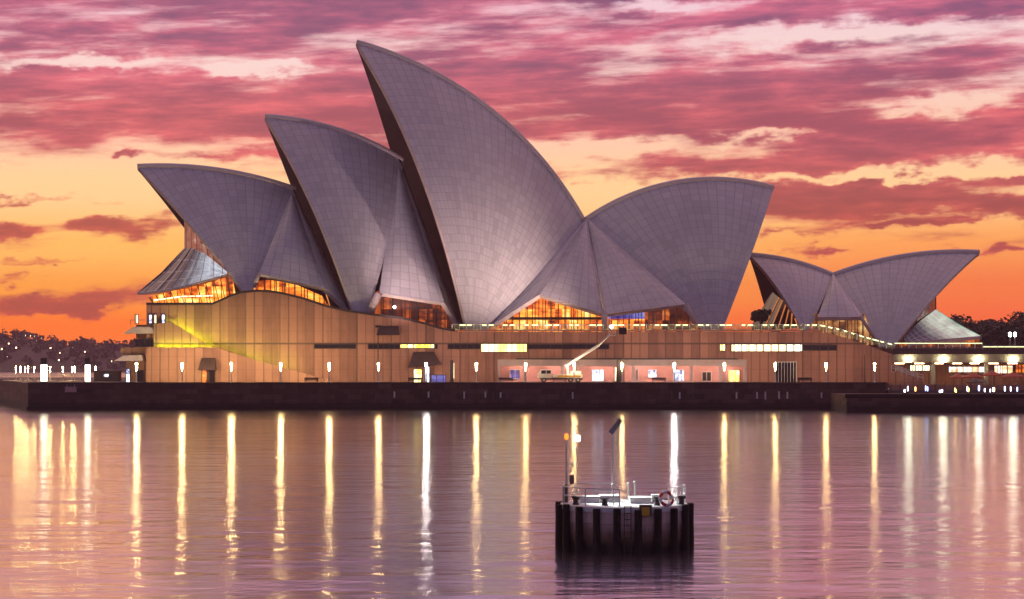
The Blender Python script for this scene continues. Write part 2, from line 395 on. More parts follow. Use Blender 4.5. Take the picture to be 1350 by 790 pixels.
# ------------------------------------------------------------------ mesh helpers
class MB:
    def __init__(s): s.v, s.f, s.m, s.uv = [], [], [], []
    def add(s, verts, faces, mi=0, uvs=None):
        o = len(s.v); s.v += [tuple(map(float, p)) for p in verts]
        for i, f in enumerate(faces):
            s.f.append([o + k for k in f]); s.m.append(mi)
            s.uv.append([uvs[k] for k in f] if uvs is not None else [(0, 0)] * len(f))
    def box(s, x0, x1, y0, y1, z0, z1, mi=0):
        v = [(x, y, z) for z in (z0, z1) for y in (y0, y1) for x in (x0, x1)]
        s.add(v, [(0, 2, 3, 1), (4, 5, 7, 6), (0, 1, 5, 4), (2, 6, 7, 3), (0, 4, 6, 2), (1, 3, 7, 5)], mi)
    def prism(s, poly, y0, y1, mi=0):
        """a polygon in x,z swept from y0 to y1"""
        n = len(poly)
        v = [(x, y0, z) for x, z in poly] + [(x, y1, z) for x, z in poly]
        f = [list(range(n)), list(range(2 * n - 1, n - 1, -1))] + [(i, i + n, (i + 1) % n + n, (i + 1) % n) for i in range(n)]
        s.add(v, f, mi)
    def plan(s, poly, z0, z1, mi=0):
        n = len(poly)
        v = [(x, y, z0) for x, y in poly] + [(x, y, z1) for x, y in poly]
        f = [list(range(n - 1, -1, -1)), list(range(n, 2 * n))] + [(i, (i + 1) % n, (i + 1) % n + n, i + n) for i in range(n)]
        s.add(v, f, mi)
    def tube(s, a, b, r0, r1=None, seg=8, mi=0, caps=True):
        a, b = Vector(a), Vector(b); r1 = r0 if r1 is None else r1
        d = (b - a).normalized(); e = d.orthogonal().normalized(); g = d.cross(e)
        v = []
        for p, r in ((a, r0), (b, r1)):
            for i in range(seg):
                t = 2 * math.pi * i / seg; v.append(p + e * math.cos(t) * r + g * math.sin(t) * r)
        f = [(i, (i + 1) % seg, (i + 1) % seg + seg, i + seg) for i in range(seg)]
        if caps: f += [list(range(seg - 1, -1, -1)), list(range(seg, 2 * seg))]
        s.add(v, f, mi)
    def path(s, pts, r, seg=6, mi=0):
        for a, b in zip(pts[:-1], pts[1:]): s.tube(a, b, r, r, seg, mi)
    def pipe(s, pts, r, seg=8, mi=0):
        """one continuous round bar through the points"""
        pts = [np.asarray(p, float) for p in pts]; n = len(pts); v = []; ref = np.array([0.31, 0.9, 0.2])
        for k, p in enumerate(pts):
            t = pts[min(k + 1, n - 1)] - pts[max(k - 1, 0)]; t /= np.linalg.norm(t)
            e = np.cross(t, ref); e /= np.linalg.norm(e); g = np.cross(t, e)
            v += [p + (e * math.cos(2 * math.pi * i / seg) + g * math.sin(2 * math.pi * i / seg)) * r for i in range(seg)]
        f = [(k * seg + i, k * seg + (i + 1) % seg, (k + 1) * seg + (i + 1) % seg, (k + 1) * seg + i) for k in range(n - 1) for i in range(seg)]
        f += [list(range(seg - 1, -1, -1)), list(range((n - 1) * seg, n * seg))]
        s.add(v, f, mi)
    def lathe(s, c, prof, seg=12, mi=0):
        """profile of (radius, z) turned round the vertical through c"""
        v = []
        for r, z in prof:
            for i in range(seg):
                t = 2 * math.pi * i / seg; v.append((c[0] + r * math.cos(t), c[1] + r * math.sin(t), c[2] + z))
        f = []
        for k in range(len(prof) - 1):
            f += [(k * seg + i, k * seg + (i + 1) % seg, (k + 1) * seg + (i + 1) % seg, (k + 1) * seg + i) for i in range(seg)]
        f += [list(range(seg - 1, -1, -1)), list(range((len(prof) - 1) * seg, len(prof) * seg))]
        s.add(v, f, mi)
    def grid(s, G, mi=0, uv=None):
        """G: rows x cols x 3"""
        n, m = len(G), len(G[0]); v = [p for row in G for p in row]
        f = [(i * m + j, (i + 1) * m + j, (i + 1) * m + j + 1, i * m + j + 1) for i in range(n - 1) for j in range(m - 1)]
        s.add(v, f, mi, [q for row in uv for q in row] if uv is not None else None)
    def slab(s, G, off, mi=(0, 1, 2), uv=None):
        """a grid given thickness: G outside, off inside, closed round the rim"""
        G = np.asarray(G, float); I = np.asarray(off, float)
        s.grid(G, mi[0], uv); s.grid(I, mi[2])
        ring = lambda A: list(A[0]) + list(A[1:, -1]) + list(A[-1, -2::-1]) + list(A[-2:0:-1, 0])
        a, b = ring(G), ring(I); n = len(a)
        s.add(a + b, [(i, (i + 1) % n, (i + 1) % n + n, i + n) for i in range(n)], mi[1])
    def build(s, name, mats, parent=None, smooth=False):
        me = bpy.data.meshes.new(name); me.from_pydata(s.v, [], s.f)
        for mm in (mats if isinstance(mats, (list, tuple)) else [mats]): me.materials.append(mm)
        me.polygons.foreach_set('material_index', s.m)
        lay = me.uv_layers.new(name='UVMap')
        lay.data.foreach_set('uv', [c for f in s.uv for q in f for c in q])
        if smooth: me.polygons.foreach_set('use_smooth', [True] * len(me.polygons))
        me.update()
        bm = bmesh.new(); bm.from_mesh(me); bmesh.ops.recalc_face_normals(bm, faces=bm.faces); bm.to_mesh(me); bm.free()
        o = bpy.data.objects.new(name, me); COL.objects.link(o)
        if parent is not None: o.parent = parent
        return o


def setparent(o, p):
    """parent without moving: things with a moved base keep world-built meshes in place"""
    o.parent = p; o.matrix_parent_inverse = p.matrix_basis.inverted()


def tag(o, label=None, cat=None, group=None, kind=None):
    for k, v in (('label', label), ('category', cat), ('group', group), ('kind', kind)):
        if v: o[k] = v
    return o


def empty(name, loc=(0, 0, 0), label=None, cat=None, group=None):
    o = bpy.data.objects.new(name, None); o.location = loc; o.empty_display_size = .5; COL.objects.link(o)
    return tag(o, label, cat, group)


def copy_tree(o, parent=None):
    c = o.copy(); COL.objects.link(c)
    if parent: c.parent = parent
    for ch in list(o.children): copy_tree(ch, c)
    return c


def at(px, py, Y): return np.array([(px - CX) / K * Y, Y, CAM_H + (HY - py) / K * Y])
def ax(px, Y): return (px - CX) / K * Y
def hz(py, Y): return CAM_H + (HY - py) / K * Y


# ================================================================== THE SETTING
YQ, YW = 400.0, 416.0            # quay edge, front of the podium
ZQ = hz(505, YQ)                 # promenade level, about 4.9 m above the water
wb = MB(); wb.add([(-3500, -60, 0), (3500, -60, 0), (3500, 9000, 0), (-3500, 9000, 0)], [(0, 1, 2, 3)])
tag(wb.build('water', M['water']), kind='structure')

prom = MB()
prom.plan([(-88, YQ + .6), (68.5, YQ + .6), (68.5, 520), (-200, 520), (-200, 475), (-109, 475), (-104.6, 449)], ZQ - 1.2, ZQ)
tag(prom.build('promenade', M['paving']), kind='structure')
fore = MB()
ZF = hz(514, 404)
fore.plan([(68.51, YQ + .6), (320, YQ + .6), (320, 560), (68.51, 560)], ZF - 1.2, ZF)
tag(fore.build('forecourt', M['paving']), kind='structure')

sw = empty('sea_wall', (0, YQ, 0), 'long dark stone sea wall along the water below the promenade', 'sea wall')
b = MB()
b.plan([(-88, YQ), (68, YQ), (68, YQ + .55), (-87.7, YQ + .55), (-104.1, 449), (-109, 476), (-200, 476), (-200, 475.4), (-109.6, 475.4), (-104.7, 448.8)], -3, ZQ - .02)
o = b.build('wall_face', M['wall_sea']); setparent(o, sw)
b = MB()
b.plan([(-88.1, YQ - .15), (68.05, YQ - .15), (68.05, YQ + .7), (-87.8, YQ + .7)], ZQ + .004, ZQ + .12)
o = b.build('coping', M['wall_sea']); setparent(o, sw)
b = MB(); b.plan([(-88.2, YQ - .3), (68.05, YQ - .3), (68.05, YQ - .004), (-88.0, YQ - .004)], -2.5, .55)
o = b.build('footing', M['pile']); setparent(o, sw)
random.seed(4)
for px in (520, 565, 600, 612, 640, 650, 660, 668, 744, 755, 886, 896, 914, 971, 998, 1009, 1027, 1038, 1083):  # added bars in place of small upright light reflections on the wall
    b = MB(); xx = ax(px, YQ); t = hz(516 + random.random() * 1.5, YQ); bt = hz(524 + random.random() * 3.5, YQ)
    b.box(xx - .14, xx + .14, YQ - .16, YQ - .005, bt, t)
    o = b.build('reflection_bar', M['steel'] if random.random() < .55 else M['bronze']); setparent(o, sw)

lq = empty('landing_stage', (100, 388, 0), 'low black landing stage at the foot of the quay on the right', 'landing stage')
YL = 380.0; ZL = hz(521, YL)
b = MB(); b.plan([(ax(1116, YL), YL), (320, YL), (320, YQ + .59), (68.52, YQ + .59), (68.52, YQ - .31), (ax(1116, YL), YQ - .31)], -3, ZL)
o = b.build('deck', M['wall_sea']); setparent(o, lq)
b = MB(); b.box(ax(1114, YL), 320, YL - .25, YL - .003, ZL - .5, ZL + .2)
o = b.build('kerb', M['pile']); setparent(o, lq)
b = MB(); b.box(ax(1116, YL) + .1, 320, YL - .4, YL - .252, -1.5, 1.0)
o = b.build('fender_beam', M['pile']); setparent(o, lq)

# ================================================================== OPERA HOUSE
TH = R_(10); YC = 442.0
UA = np.array([-math.cos(TH), -math.sin(TH), 0]); NA = np.array([-math.sin(TH), math.cos(TH), 0]); QA = np.array([0, YC, 0.])
TR = R_(4)
NR = np.array([-math.sin(TR), math.cos(TR), 0]); QR = np.array([0, 452.0, 0.])
CAMP = np.array([0, 0, CAM_H])


def onaxis(px, py, n=NA, q=QA):
    d = np.array([(px - CX) / K, 1., (HY - py) / K]); return CAMP + d * (np.dot(q - CAMP, n) / np.dot(d, n))
def mirror(p, n=NA, q=QA):
    p = np.asarray(p, float); return p - 2 * ((p - q) @ n)[..., None] * n


def sphere_centre(A, B, P, R):
    ab, ap = B - A, P - A; nn = np.cross(ab, ap); l2 = nn @ nn
    cc = A + (np.cross(nn, ab) * (ap @ ap) + np.cross(ap, nn) * (ab @ ab)) / (2 * l2)
    h = math.sqrt(R * R - (cc - A) @ (cc - A)); nn = nn / math.sqrt(l2)
    c1, c2 = cc + h * nn, cc - h * nn; s = np.array([0, 1, -.3])
    return c1 if c1 @ s > c2 @ s else c2


def arc(C, A, B, ts):
    a, b_ = A - C, B - C
    w = math.acos(np.clip(a @ b_ / np.linalg.norm(a) / np.linalg.norm(b_), -1, 1)); ts = np.asarray(ts)[:, None]
    return C + (np.sin((1 - ts) * w) * a + np.sin(ts * w) * b_) / math.sin(w)


def make_shell(parent, A, B, P, R, n, q, label=None, thick=1.0, rib=2.1, row=1.7):
    """two spherical triangles that meet along the ridge A-B and fan down to the pedestal P"""
    A, B = onaxis(*A, n, q), onaxis(*B, n, q)
    C = sphere_centre(A, B, P, R)
    c0 = C - ((C - q) @ n) * n
    NI, NJ = 40, 32
    ridge = arc(c0, A, B, np.linspace(0, 1, NI))
    L = np.linalg.norm(np.diff(ridge, axis=0), axis=1).sum(); nr = max(8, round(L / rib))
    G, UVs = [], []
    for i, r in enumerate(ridge):
        ts = np.linspace(.015, 1, NJ); G.append(arc(C, P, r, ts))
        ln = np.linalg.norm(r - P) / row
        UVs.append([(i / (NI - 1) * nr, t * ln) for t in ts])
    G = np.array(G); I = C + (G - C) * (R - thick) / R
    d = (I - q) @ n                                    # the inside may not cross the hall's middle plane
    I = I - np.maximum(d + .05, 0)[..., None] * n
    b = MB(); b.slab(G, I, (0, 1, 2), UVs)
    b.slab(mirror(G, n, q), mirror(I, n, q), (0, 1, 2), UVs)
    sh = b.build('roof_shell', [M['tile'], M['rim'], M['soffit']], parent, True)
    sh.data.polygons.foreach_set('use_smooth', [p.material_index != 1 for p in sh.data.polygons])
    if label: sh['label'] = label
    rb = MB()                                          # the capping along the ridge, a low rounded bar with the highlight in its colour
    rb.pipe(ridge + np.array([0, 0, .10]), .50, 8)
    rb.build('ridge_cap', M['cap'], sh, True)
    return sh, G


def make_side(parent, T, BL, BR, n, q, bulge=1.6, thick=.8, sag=0.0, name='side_shell', rib=2.0):
    """a warped triangular side shell: apex T, lower edge BL-BR"""
    T, BL, BR = map(np.asarray, (T, BL, BR))
    nrm = np.cross(BR - T, BL - T); nrm = nrm / np.linalg.norm(nrm)
    if nrm[1] > 0: nrm = -nrm
    NI, NJ = 20, 20; G, UVs = [], []
    w = np.linalg.norm(BR - BL); h = np.linalg.norm((BL + BR) / 2 - T)
    for i in range(NI):
        s = i / (NI - 1); bt = BL * (1 - s) + BR * s + np.array([0, 0, sag * math.sin(math.pi * s)])
        row, ur = [], []
        for j in range(NJ):
            t = .02 + .98 * j / (NJ - 1)
            p = T * (1 - t) + bt * t + nrm * bulge * math.sin(math.pi * s) ** .8 * math.sin(math.pi * min(1, t * 1.02)) ** .9
            row.append(p); ur.append((s * w / rib, t * h / 1.7))
        G.append(row); UVs.append(ur)
    G = np.array(G); I = G - nrm * thick
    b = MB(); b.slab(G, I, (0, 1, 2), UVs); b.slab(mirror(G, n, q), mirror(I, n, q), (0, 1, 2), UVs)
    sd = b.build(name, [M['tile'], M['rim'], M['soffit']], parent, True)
    sd.data.polygons.foreach_set('use_smooth', [p.material_index != 1 for p in sd.data.polygons])
    return sd


house = empty('opera_house', (0, YW, ZQ), 'large white tiled building with sail shaped shells on a tall granite podium by the water', 'opera house')
bpy.context.view_layer.update()


def hp(o): setparent(o, house); return o


# --- podium
top = [(193, 402), (280, 402), (292, 397), (305, 391), (318, 387), (335, 385), (352, 385), (372, 388), (400, 395), (430, 405), (455, 411), (490, 416),
       (530, 421), (560, 428), (580, 434), (600, 437.5), (1080, 437.5), (1110, 444), (1140, 454), (1176, 467)]
P2 = lambda px, py, Y=YW: (ax(px, Y), hz(py, Y))
b = MB()
ZC = hz(474, YW)
upper = [P2(193, 474)] + [P2(*t) for t in top] + [P2(1176, 474)]
b.prism(upper, YW, 480)
b.box(ax(193, YW), ax(656, YW), YW, 480, ZQ + .004, ZC)
b.box(ax(985, YW), ax(1176, YW), YW, 480, ZQ + .004, ZC)
b.box(ax(656, YW), ax(985, YW), YW + 7, 480, ZQ + .004, ZC)
pod = hp(b.build('podium', M['cladding']))
# dark coping strip that follows the wavy top
b = MB()
for (a, c) in zip(top[:-2], top[1:-1]):
    if c[0] > 600: break
    b.prism([P2(a[0], a[1]), P2(c[0], c[1]), P2(c[0], c[1] - 3.0), P2(a[0], a[1] - 3.0)], YW - .25, YW + 5)
setparent(b.build('coping', M['dark_trim']), house)
# cornice under the terrace
b = MB(); b.box(ax(600, YW), ax(1080, YW), YW - .3, YW - .004, hz(437, YW), hz(434.5, YW)); hp(b.build('terrace_edge', M['cladding_low']))
# recess lining of the cafe
xa, xb = ax(656, YW), ax(985, YW)
b = MB(); b.box(xa + .005, xb - .005, YW + 6.6, YW + 6.99, ZQ + .004, ZC - .01); hp(b.build('arcade_back_wall', M['arcade_wall']))
b = MB()
for px in (657.5, 692, 741, 762, 835, 912, 950, 983):
    x = ax(px, YW); b.box(x - .28, x + .28, YW + .4, YW + .9, ZQ + .004, ZC - .012)
b.box(xa + .01, xb - .01, YW + .3, YW + .38, hz(482.5, YW), ZC - .013)
hp(b.build('arcade', M['white_wall']))
b = MB(); b.box(ax(680, YW), ax(972, YW), YW - .8, YW - .004, hz(474.2, YW), hz(472.4, YW)); hp(b.build('arcade_hood', M['dark_trim']))
for i in range(6):                                    # tube lamps under the arcade ceiling
    x = ax(676 + i * 54, YW); b = MB(); b.box(x, x + 3.4, YW + 3, YW + 3.16, ZC - .30, ZC - .16)
    hp(b.build('ceiling_lamp', M['arc_lamp'] if 'arc_lamp' in M else M.setdefault('arc_lamp', mat('ceiling_tube', (.8,) * 3, .4, 0, (1, .72, .62), 120.0))))


def window(x0, x1, y0, y1, Y, m, name='window', proud=.28, fr=.12, bars=0, m_frame='dark_trim'):
    """a frame standing proud of the wall with its pane set in it"""
    X0, X1, Z0, Z1 = ax(x0, Y), ax(x1, Y), hz(y1, Y), hz(y0, Y)
    f = MB()
    f.box(X0, X1, Y - proud, Y - .004, Z0, Z0 + fr); f.box(X0, X1, Y - proud, Y - .004, Z1 - fr, Z1)
    f.box(X0, X0 + fr, Y - proud, Y - .004, Z0 + fr + .002, Z1 - fr - .002); f.box(X1 - fr, X1, Y - proud, Y - .004, Z0 + fr + .002, Z1 - fr - .002)
    for i in range(bars):
        xx = X0 + (X1 - X0) * (i + 1) / (bars + 1); f.box(xx - .04, xx + .04, Y - proud + .01, Y - .06, Z0 + fr + .002, Z1 - fr - .002)
    w = hp(f.build(name, M[m_frame]))
    p = MB(); p.box(X0 + fr + .003, X1 - fr - .003, Y - .045, Y - .02, Z0 + fr + .003, Z1 - fr - .003)
    p.build('pane', m, w)
    w.children[0].matrix_parent_inverse = w.matrix_world.inverted()
    return w


for (x0, x1, y0, y1, m, bars, lab) in [
        (414, 469, 453.5, 460, 'slot', 0, 'dark slot window left of the wall panels'), (485, 527, 453.5, 460.5, 'slot', 5, None),
        (527.3, 573, 453.5, 459.5, 'yellow_lit', 4, 'yellow lit slot window'), (573.3, 577, 453.5, 460, 'slot', 0, None),
        (590, 633.5, 453.5, 460.5, 'slot', 4, None), (633.8, 695, 453, 464.5, 'yellow_lit', 5, 'tall bright yellow slot window'),
        (695.3, 803, 454, 460.5, 'slot', 6, None), (948.5, 956.5, 453.5, 463, 'yellow_lit', 1, 'tiny yellow window'),
        (963.5, 1058, 453.5, 464, 'cream_lit', 8, 'long pale yellow slot window'), (1058.3, 1103, 455, 462.5, 'slot', 3, None)]:
    w = window(x0, x1, y0, y1, YW, M[m], bars=bars)
    if lab: w['label'] = lab
# cafe windows and doors on the recess wall
YR = YW + 6.6
for (x0, x1, y0, y1, m, lab) in [(672, 686, 487, 500, 'blue_lit', 'dim bluish shop window'), (780, 796, 487, 503, 'pane_white', 'bright white shop window'), (854, 866, 487, 498, 'pane_white', 'small white shop window'),
                            (887, 902, 487, 503, 'pane_white', 'bright bluish shop window'), (925, 938, 490, 503, 'slot', 'dark shop window'), (960, 975, 488, 503.5, 'yellow_lit', 'bright yellow shop window'),
                            (810, 819, 484, 503, 'cream_lit', None), (838, 842, 485, 503, 'slot', None)]:
    w = window(x0, x1, y0, y1, YR, M[m], 'shop_window', m_frame='white_wall', bars=1)
    if lab: w['label'] = lab
# doors along the promenade
for (x0, x1, y0, y1, m, lab) in [(266, 274, 487, 505, 'amber', 'orange lit doorway under the small hood'), (545, 556.5, 486.5, 505, 'yellow_lit', 'yellow lit doorway'), (560, 566.5, 483, 505, 'pane_white', 'bright white doorway'),
                                 (568, 588, 494, 505, 'blue_lit', 'dim bluish doorway'), (275.5, 284, 488, 505, 'slot', None)]:
    w = window(x0, x1, y0, y1 - .1, YW if x0 > 300 else YW - 3.6, M[m], 'doorway')
    if lab: w['label'] = lab
w = window(1022, 1050, 477, 504.8, YW, M['slot'], 'gate', bars=6, m_frame='steel'); w['label'] = 'tall barred gate with pale lit bars'
# brown metal hoods over doors
for (pts, d, lab, Yh) in [([(497, 442), (527, 442), (525, 430.5), (501, 430.5)], 2.2, 'dark brown hood high on the podium wall', YW),
                      ([(539, 485), (582, 481), (572, 464), (545, 464)], 3.0, 'large brown sloping hood over the lit doorways', YW),
                      ([(263, 488), (286, 488), (284, 472), (266, 472)], 2.4, 'small brown hood over the orange doorway', YW - 3.6)]:
    b = MB(); bot = [P2(*pts[0], Yh), P2(*pts[1], Yh)]; tp = [P2(*pts[3], Yh), P2(*pts[2], Yh)]
    v = [(bot[0][0], Yh - d, bot[0][1]), (bot[1][0], Yh - d, bot[1][1]), (tp[1][0], Yh - .3, tp[1][1]), (tp[0][0], Yh - .3, tp[0][1]),
         (bot[0][0], Yh - .004, bot[0][1]), (bot[1][0], Yh - .004, bot[1][1]), (tp[1][0], Yh - .004, tp[1][1]), (tp[0][0], Yh - .004, tp[0][1])]
    b.add(v, [(0, 1, 2, 3), (4, 7, 6, 5), (0, 4, 5, 1), (3, 2, 6, 7), (0, 3, 7, 4), (1, 5, 6, 2)])
    hp(b.build('door_hood', M['hood']))['label'] = lab
# stair parapets and landing at the north (left) corner, with strip lights on the treads behind them
Y1 = YW - 3.6
b = MB(); b.prism([P2(193, 504.9, Y1), P2(193, 458, Y1), P2(286, 458, Y1), P2(330, 473, Y1), P2(446, 504.9, Y1)], Y1, Y1 + .5); hp(b.build('stair_parapet', M['cladding_low']))
b = MB(); b.prism([P2(193, 504.9, Y1), P2(193, 466, Y1), P2(286, 470, Y1), P2(446, 504.8, Y1)], Y1 + .504, YW - .004); hp(b.build('stair_flight', M['cladding_low']))
b = MB(); b.prism([P2(203, 460.5, YW - 1.6), P2(203, 428, YW - 1.6), P2(226, 424, YW - 1.6), P2(284, 460.5, YW - 1.6)], YW - 1.9, YW - 1.55); hp(b.build('stair_parapet', M['cladding_low']))
for (p, q_, Ys, nn) in [((208, 460.5), (282, 460.5), YW - 2.8, 7), ((290, 464.5), (400, 493.4), YW - 2.5, 9), ((226, 428), (278, 459), YW - 1.25, 9)]:
    for i in range(nn):
        if Ys == YW - 2.5 and i > 7: continue
        s0, s1 = i / nn, (i + .6) / nn
        A_, B_ = (at(p[0] + (q_[0] - p[0]) * s, p[1] + (q_[1] - p[1]) * s, Ys) for s in (s0, s1))
        b = MB(); b.tube(A_, B_, .06, .06, 6); hp(b.build('stair_lamp', M['stair_light'] if Ys != YW - 2.5 else M.setdefault('stair_soft', mat('stair_strip_soft', (.6, .7, .2), .4, 0, (.52, .86, .04), 90.0))))
# stepped terraces at the north end
b = MB(); b.box(ax(158, YW), ax(192.7, YW), YW + 1, 470, hz(476, YW), hz(458, YW)); b.box(ax(163, YW), ax(192.7, YW), YW + 3, 470, ZQ + .004, hz(476, YW) - .003)
b.box(ax(177, YW), ax(192.7, YW), YW + 2, 470, hz(446, YW), hz(428, YW)); b.box(ax(181, YW), ax(192.7, YW), YW + 5, 470, hz(458, YW) + .003, hz(446, YW) - .003)
hp(b.build('terrace_block', M['cladding_low']))
b = MB(); b.prism([P2(164, 440), P2(205, 440), P2(203, 432), P2(178, 431)], YW - 1.5, YW + 1.9); hp(b.build('terrace_awning', M['white_wall']))
b = MB(); b.prism([P2(153, 476), P2(192, 476), P2(190, 468.5), P2(166, 468.5)], YW - 2.5, YW + .9); hp(b.build('terrace_awning', M['white_wall']))
window(178, 205, 446.5, 457.5, YW - .3, M['slot'], bars=3)
for px, mm in ((178, 'cream_lit'), (196, 'pane_white'), (203, 'cream_lit'), (213, 'pane_white')):
    window(px, px + 5, 414.5, 427, YW - .1 if px > 190 else YW + 2, M[mm])
b = MB(); b.path([at(172, 428, YW + 3), at(172, 422, YW + 3), at(193, 422, YW + 3)], .06); hp(b.build('terrace_rail', M['steel']))
window(166, 172, 486, 504.5, YW + 3, M['pane_white'], 'doorway')
window(180, 190, 488, 504.5, YW + 3, M['slot'], 'doorway')

# --- main shells
dP = lambda px, py, Y: at(px, py, Y)
shells = {}
for key, A, B, P, R, lab in [
        ('1', (390, 250), (181, 220), dP(327.4, 395.1, 416), 120, 'low left sail shell pointing left'),
        ('2', (532, 212), (349, 154), dP(474.9, 444.9, 416), 80.6, 'middle sail shell pointing left'),
        ('3', (770, 292), (470, 56), dP(620.2, 459, 417), 104.5, 'tallest sail shell pointing left'),
        ('4', (772, 290), (1020, 248), dP(945.2, 455.4, 430), 68.6, 'broad sail shell pointing right')]:
    P = P + np.array([0, 1.0, 0])
    shells[key] = make_shell(None, A, B, P, R, NA, QA, lab)
    hp(shells[key][0])
T12, T23, T34 = onaxis(385, 252), onaxis(524, 210), onaxis(774, 287)
for (T, BL, BR, bul, nm) in [
        (T12, at(341, 361, 417.5), at(428, 380, 418.5), 1.6, 'side_shell'), (T12, at(428.3, 380, 418.7), at(459, 409, 419.6), .4, 'louvre_shell'),
        (T23, at(500, 387, 418), at(586, 400, 419.5), 1.8, 'side_shell'), (T23, at(586.3, 400, 419.7), at(604, 428, 421), .4, 'louvre_shell'),
        (T34, at(650, 428, 420), at(711, 388.5, 424), .5, 'louvre_shell'), (T34, at(711.3, 388.5, 424), at(795, 414, 421), 1.3, 'side_shell'),
        (T34, at(799, 414, 421), at(904, 401, 429), 1.5, 'side_shell')]:
    hp(make_side(None, T, BL, BR, NA, QA, bul, name=nm))
# raking legs beside the side openings
for (a, c, w_) in [((342, 360, 417.3), (335, 379, 417.3), .35), ((499, 387, 417.8), (486, 416, 417.8), .75), ((797, 412, 420.8), (797, 440, 420.8), .55),
                   ((904, 401, 428.6), (917, 428, 428.6), .5), ((797, 414, 420.6), (774, 300, 443), .30)]:
    b = MB(); b.tube(at(*a), at(*c), w_, w_, 8); hp(b.build('raking_leg', M['rim'], None, True))


# --- glass walls under the shells
def glazing(pts, m, n_m=0, name='glass_wall', depth=.25, frame=.09, back=None, mats='bronze'):
    """a lit glass wall (a polygon x,y,Y from the corner list) with upright glazing bars in front"""
    b = MB(); P3 = [at(*p) for p in pts]; n = len(P3); off = np.array([0, depth, 0])
    b.add(P3 + [p + off for p in P3], [list(range(n)), list(range(2 * n - 1, n - 1, -1))] + [(i, i + n, (i + 1) % n + n, (i + 1) % n) for i in range(n)])
    w = hp(b.build(name, m))
    xs = [p[0] for p in pts]; x0, x1 = min(xs), max(xs)
    for i in range(n_m):
        px = x0 + (x1 - x0) * (i + .5) / n_m; ys = []
        for a, c in zip(pts, pts[1:] + pts[:1]):
            if (a[0] - px) * (c[0] - px) < 0:
                t = (px - a[0]) / (c[0] - a[0]); ys.append((a[1] + (c[1] - a[1]) * t, a[2] + (c[2] - a[2]) * t))
        if len(ys) >= 2:
            g = MB(); o_ = np.array([0, -.12, 0]); g.tube(at(px, *ys[0]) + o_, at(px, *ys[1]) + o_, frame, frame, 5)
            bar = g.build('glazing_bar', M[mats]); bar.parent = w; bar.matrix_parent_inverse = w.matrix_world.inverted()
    return w


glazing([(338, 371, 423), (352, 369, 423), (385, 373, 423), (424, 390, 423), (432, 402, 423), (434, 412, 423), (336, 395, 423)], M['amber'], 12)
glazing([(496, 384, 426), (590, 396, 426), (604, 440, 426), (488, 440, 426)], M['amber_dim'], 10)
glazing([(655, 442, 428), (660, 424, 428), (700, 392, 428), (715, 386, 428), (800, 408, 428), (800, 442, 428)], M['amber_hot'], 17)
glazing([(802, 420.5, 430), (802, 405, 430), (850, 402, 430), (850, 420.5, 430)], M['blue_lit'], 6)
glazing([(802, 442, 430), (802, 420.8, 430), (850, 420.8, 430), (850, 442, 430)], M['amber'], 6)
glazing([(850.2, 442, 430), (850.2, 402, 430), (896, 405, 430), (932, 442, 432)], M['amber_dim'], 9, mats='steel')
b = MB(); A_, B_ = at(662, 420, 426.5), at(795, 420, 426.5); b.tube(A_, B_, .28, .28, 6); hp(b.build('foyer_floor_edge', M['bronze']))
for (px, py, Y, r_) in [(520, 405, 425, .30), (806, 431, 424, .42)]:
    b = MB(); c = at(px, py, Y); b.lathe(c, [(.05, -r_), (r_ * .8, -r_ * .5), (r_, 0), (r_ * .8, r_ * .5), (.05, r_)], 10); hp(b.build('foyer_lamp', mat('foyer_lamp_glow', (.8,) * 3, .4, 0, (.9, .95, 1), 12.0)))

# --- the north foyer: upright glass under the mouth and the flared skirt below it
def mirrored_patch(rows, mats, name, uv=True, thick=.2, smooth=True):
    G = np.array(rows); n, m = G.shape[:2]
    UVs = [[(j / (m - 1), i / (n - 1)) for j in range(m)] for i in range(n)]
    off = G + np.array([0, thick, 0]); b = MB(); b.slab(G, off, (0, 0, 0), UVs); b.slab(mirror(G), mirror(off), (0, 0, 0), UVs)
    return hp(b.build(name, mats, None, smooth))


def lerp_path(pts, k):
    P3 = [np.asarray(p) for p in pts]; out = []
    for i in range(k):
        t = i / (k - 1) * (len(P3) - 1); j = min(int(t), len(P3) - 2); out.append(P3[j] * (1 - (t - j)) + P3[j + 1] * (t - j))
    return out


C_top, C_mid = onaxis(243, 291), onaxis(243, 327)
N_top = at(287, 336, 419.5); N_low = at(299, 358, 418.5)
g_up = [lerp_path([C_top, at(262, 310, 425), N_top], 9), lerp_path([C_mid, at(268, 334, 424), N_low], 9)]
up = mirrored_patch(g_up, M['glass_up'] if 'glass_up' in M else M.setdefault('glass_up', lit_material('upper_foyer_glass', [(.3, (.20, .06, .05)), (.55, (.42, .14, .10)), (.7, (.6, .3, .22)), (.8, (.9, .75, .6))], .7, .5, .7, 1.3)), 'upper_glass_wall')
top_e = lerp_path([C_mid, at(256, 328, 424.5), at(272, 336, 421), N_low], 15)
low_e = lerp_path([onaxis(181, 386), at(212, 383, 424), at(245, 376, 420), at(278, 367, 418), at(299, 361, 417.5)], 15)
mid_e = [a * .5 + c * .5 + np.array([.0, .25, -.45]) for a, c in zip(top_e, low_e)]
mirrored_patch([top_e, mid_e, low_e], M['skirt'], 'glass_skirt')
lip = [p + np.array([0, -.1, -.42]) for p in low_e]
mirrored_patch([low_e, lip], M['rim'], 'skirt_lip', thick=.35)
for i in range(1, 14, 2):
    b = MB(); b.path([top_e[i] + np.array([0, -.1, .05]), mid_e[i] + np.array([0, -.1, .05]), low_e[i] + np.array([0, -.1, .05])], .07, 5); hp(b.build('skirt_bar', M['steel']))
hot_e = lerp_path([onaxis(196, 392), at(222, 385, 425), at(255, 378, 421.5), at(285, 370, 419.5), at(306, 362, 418.8)], 12)
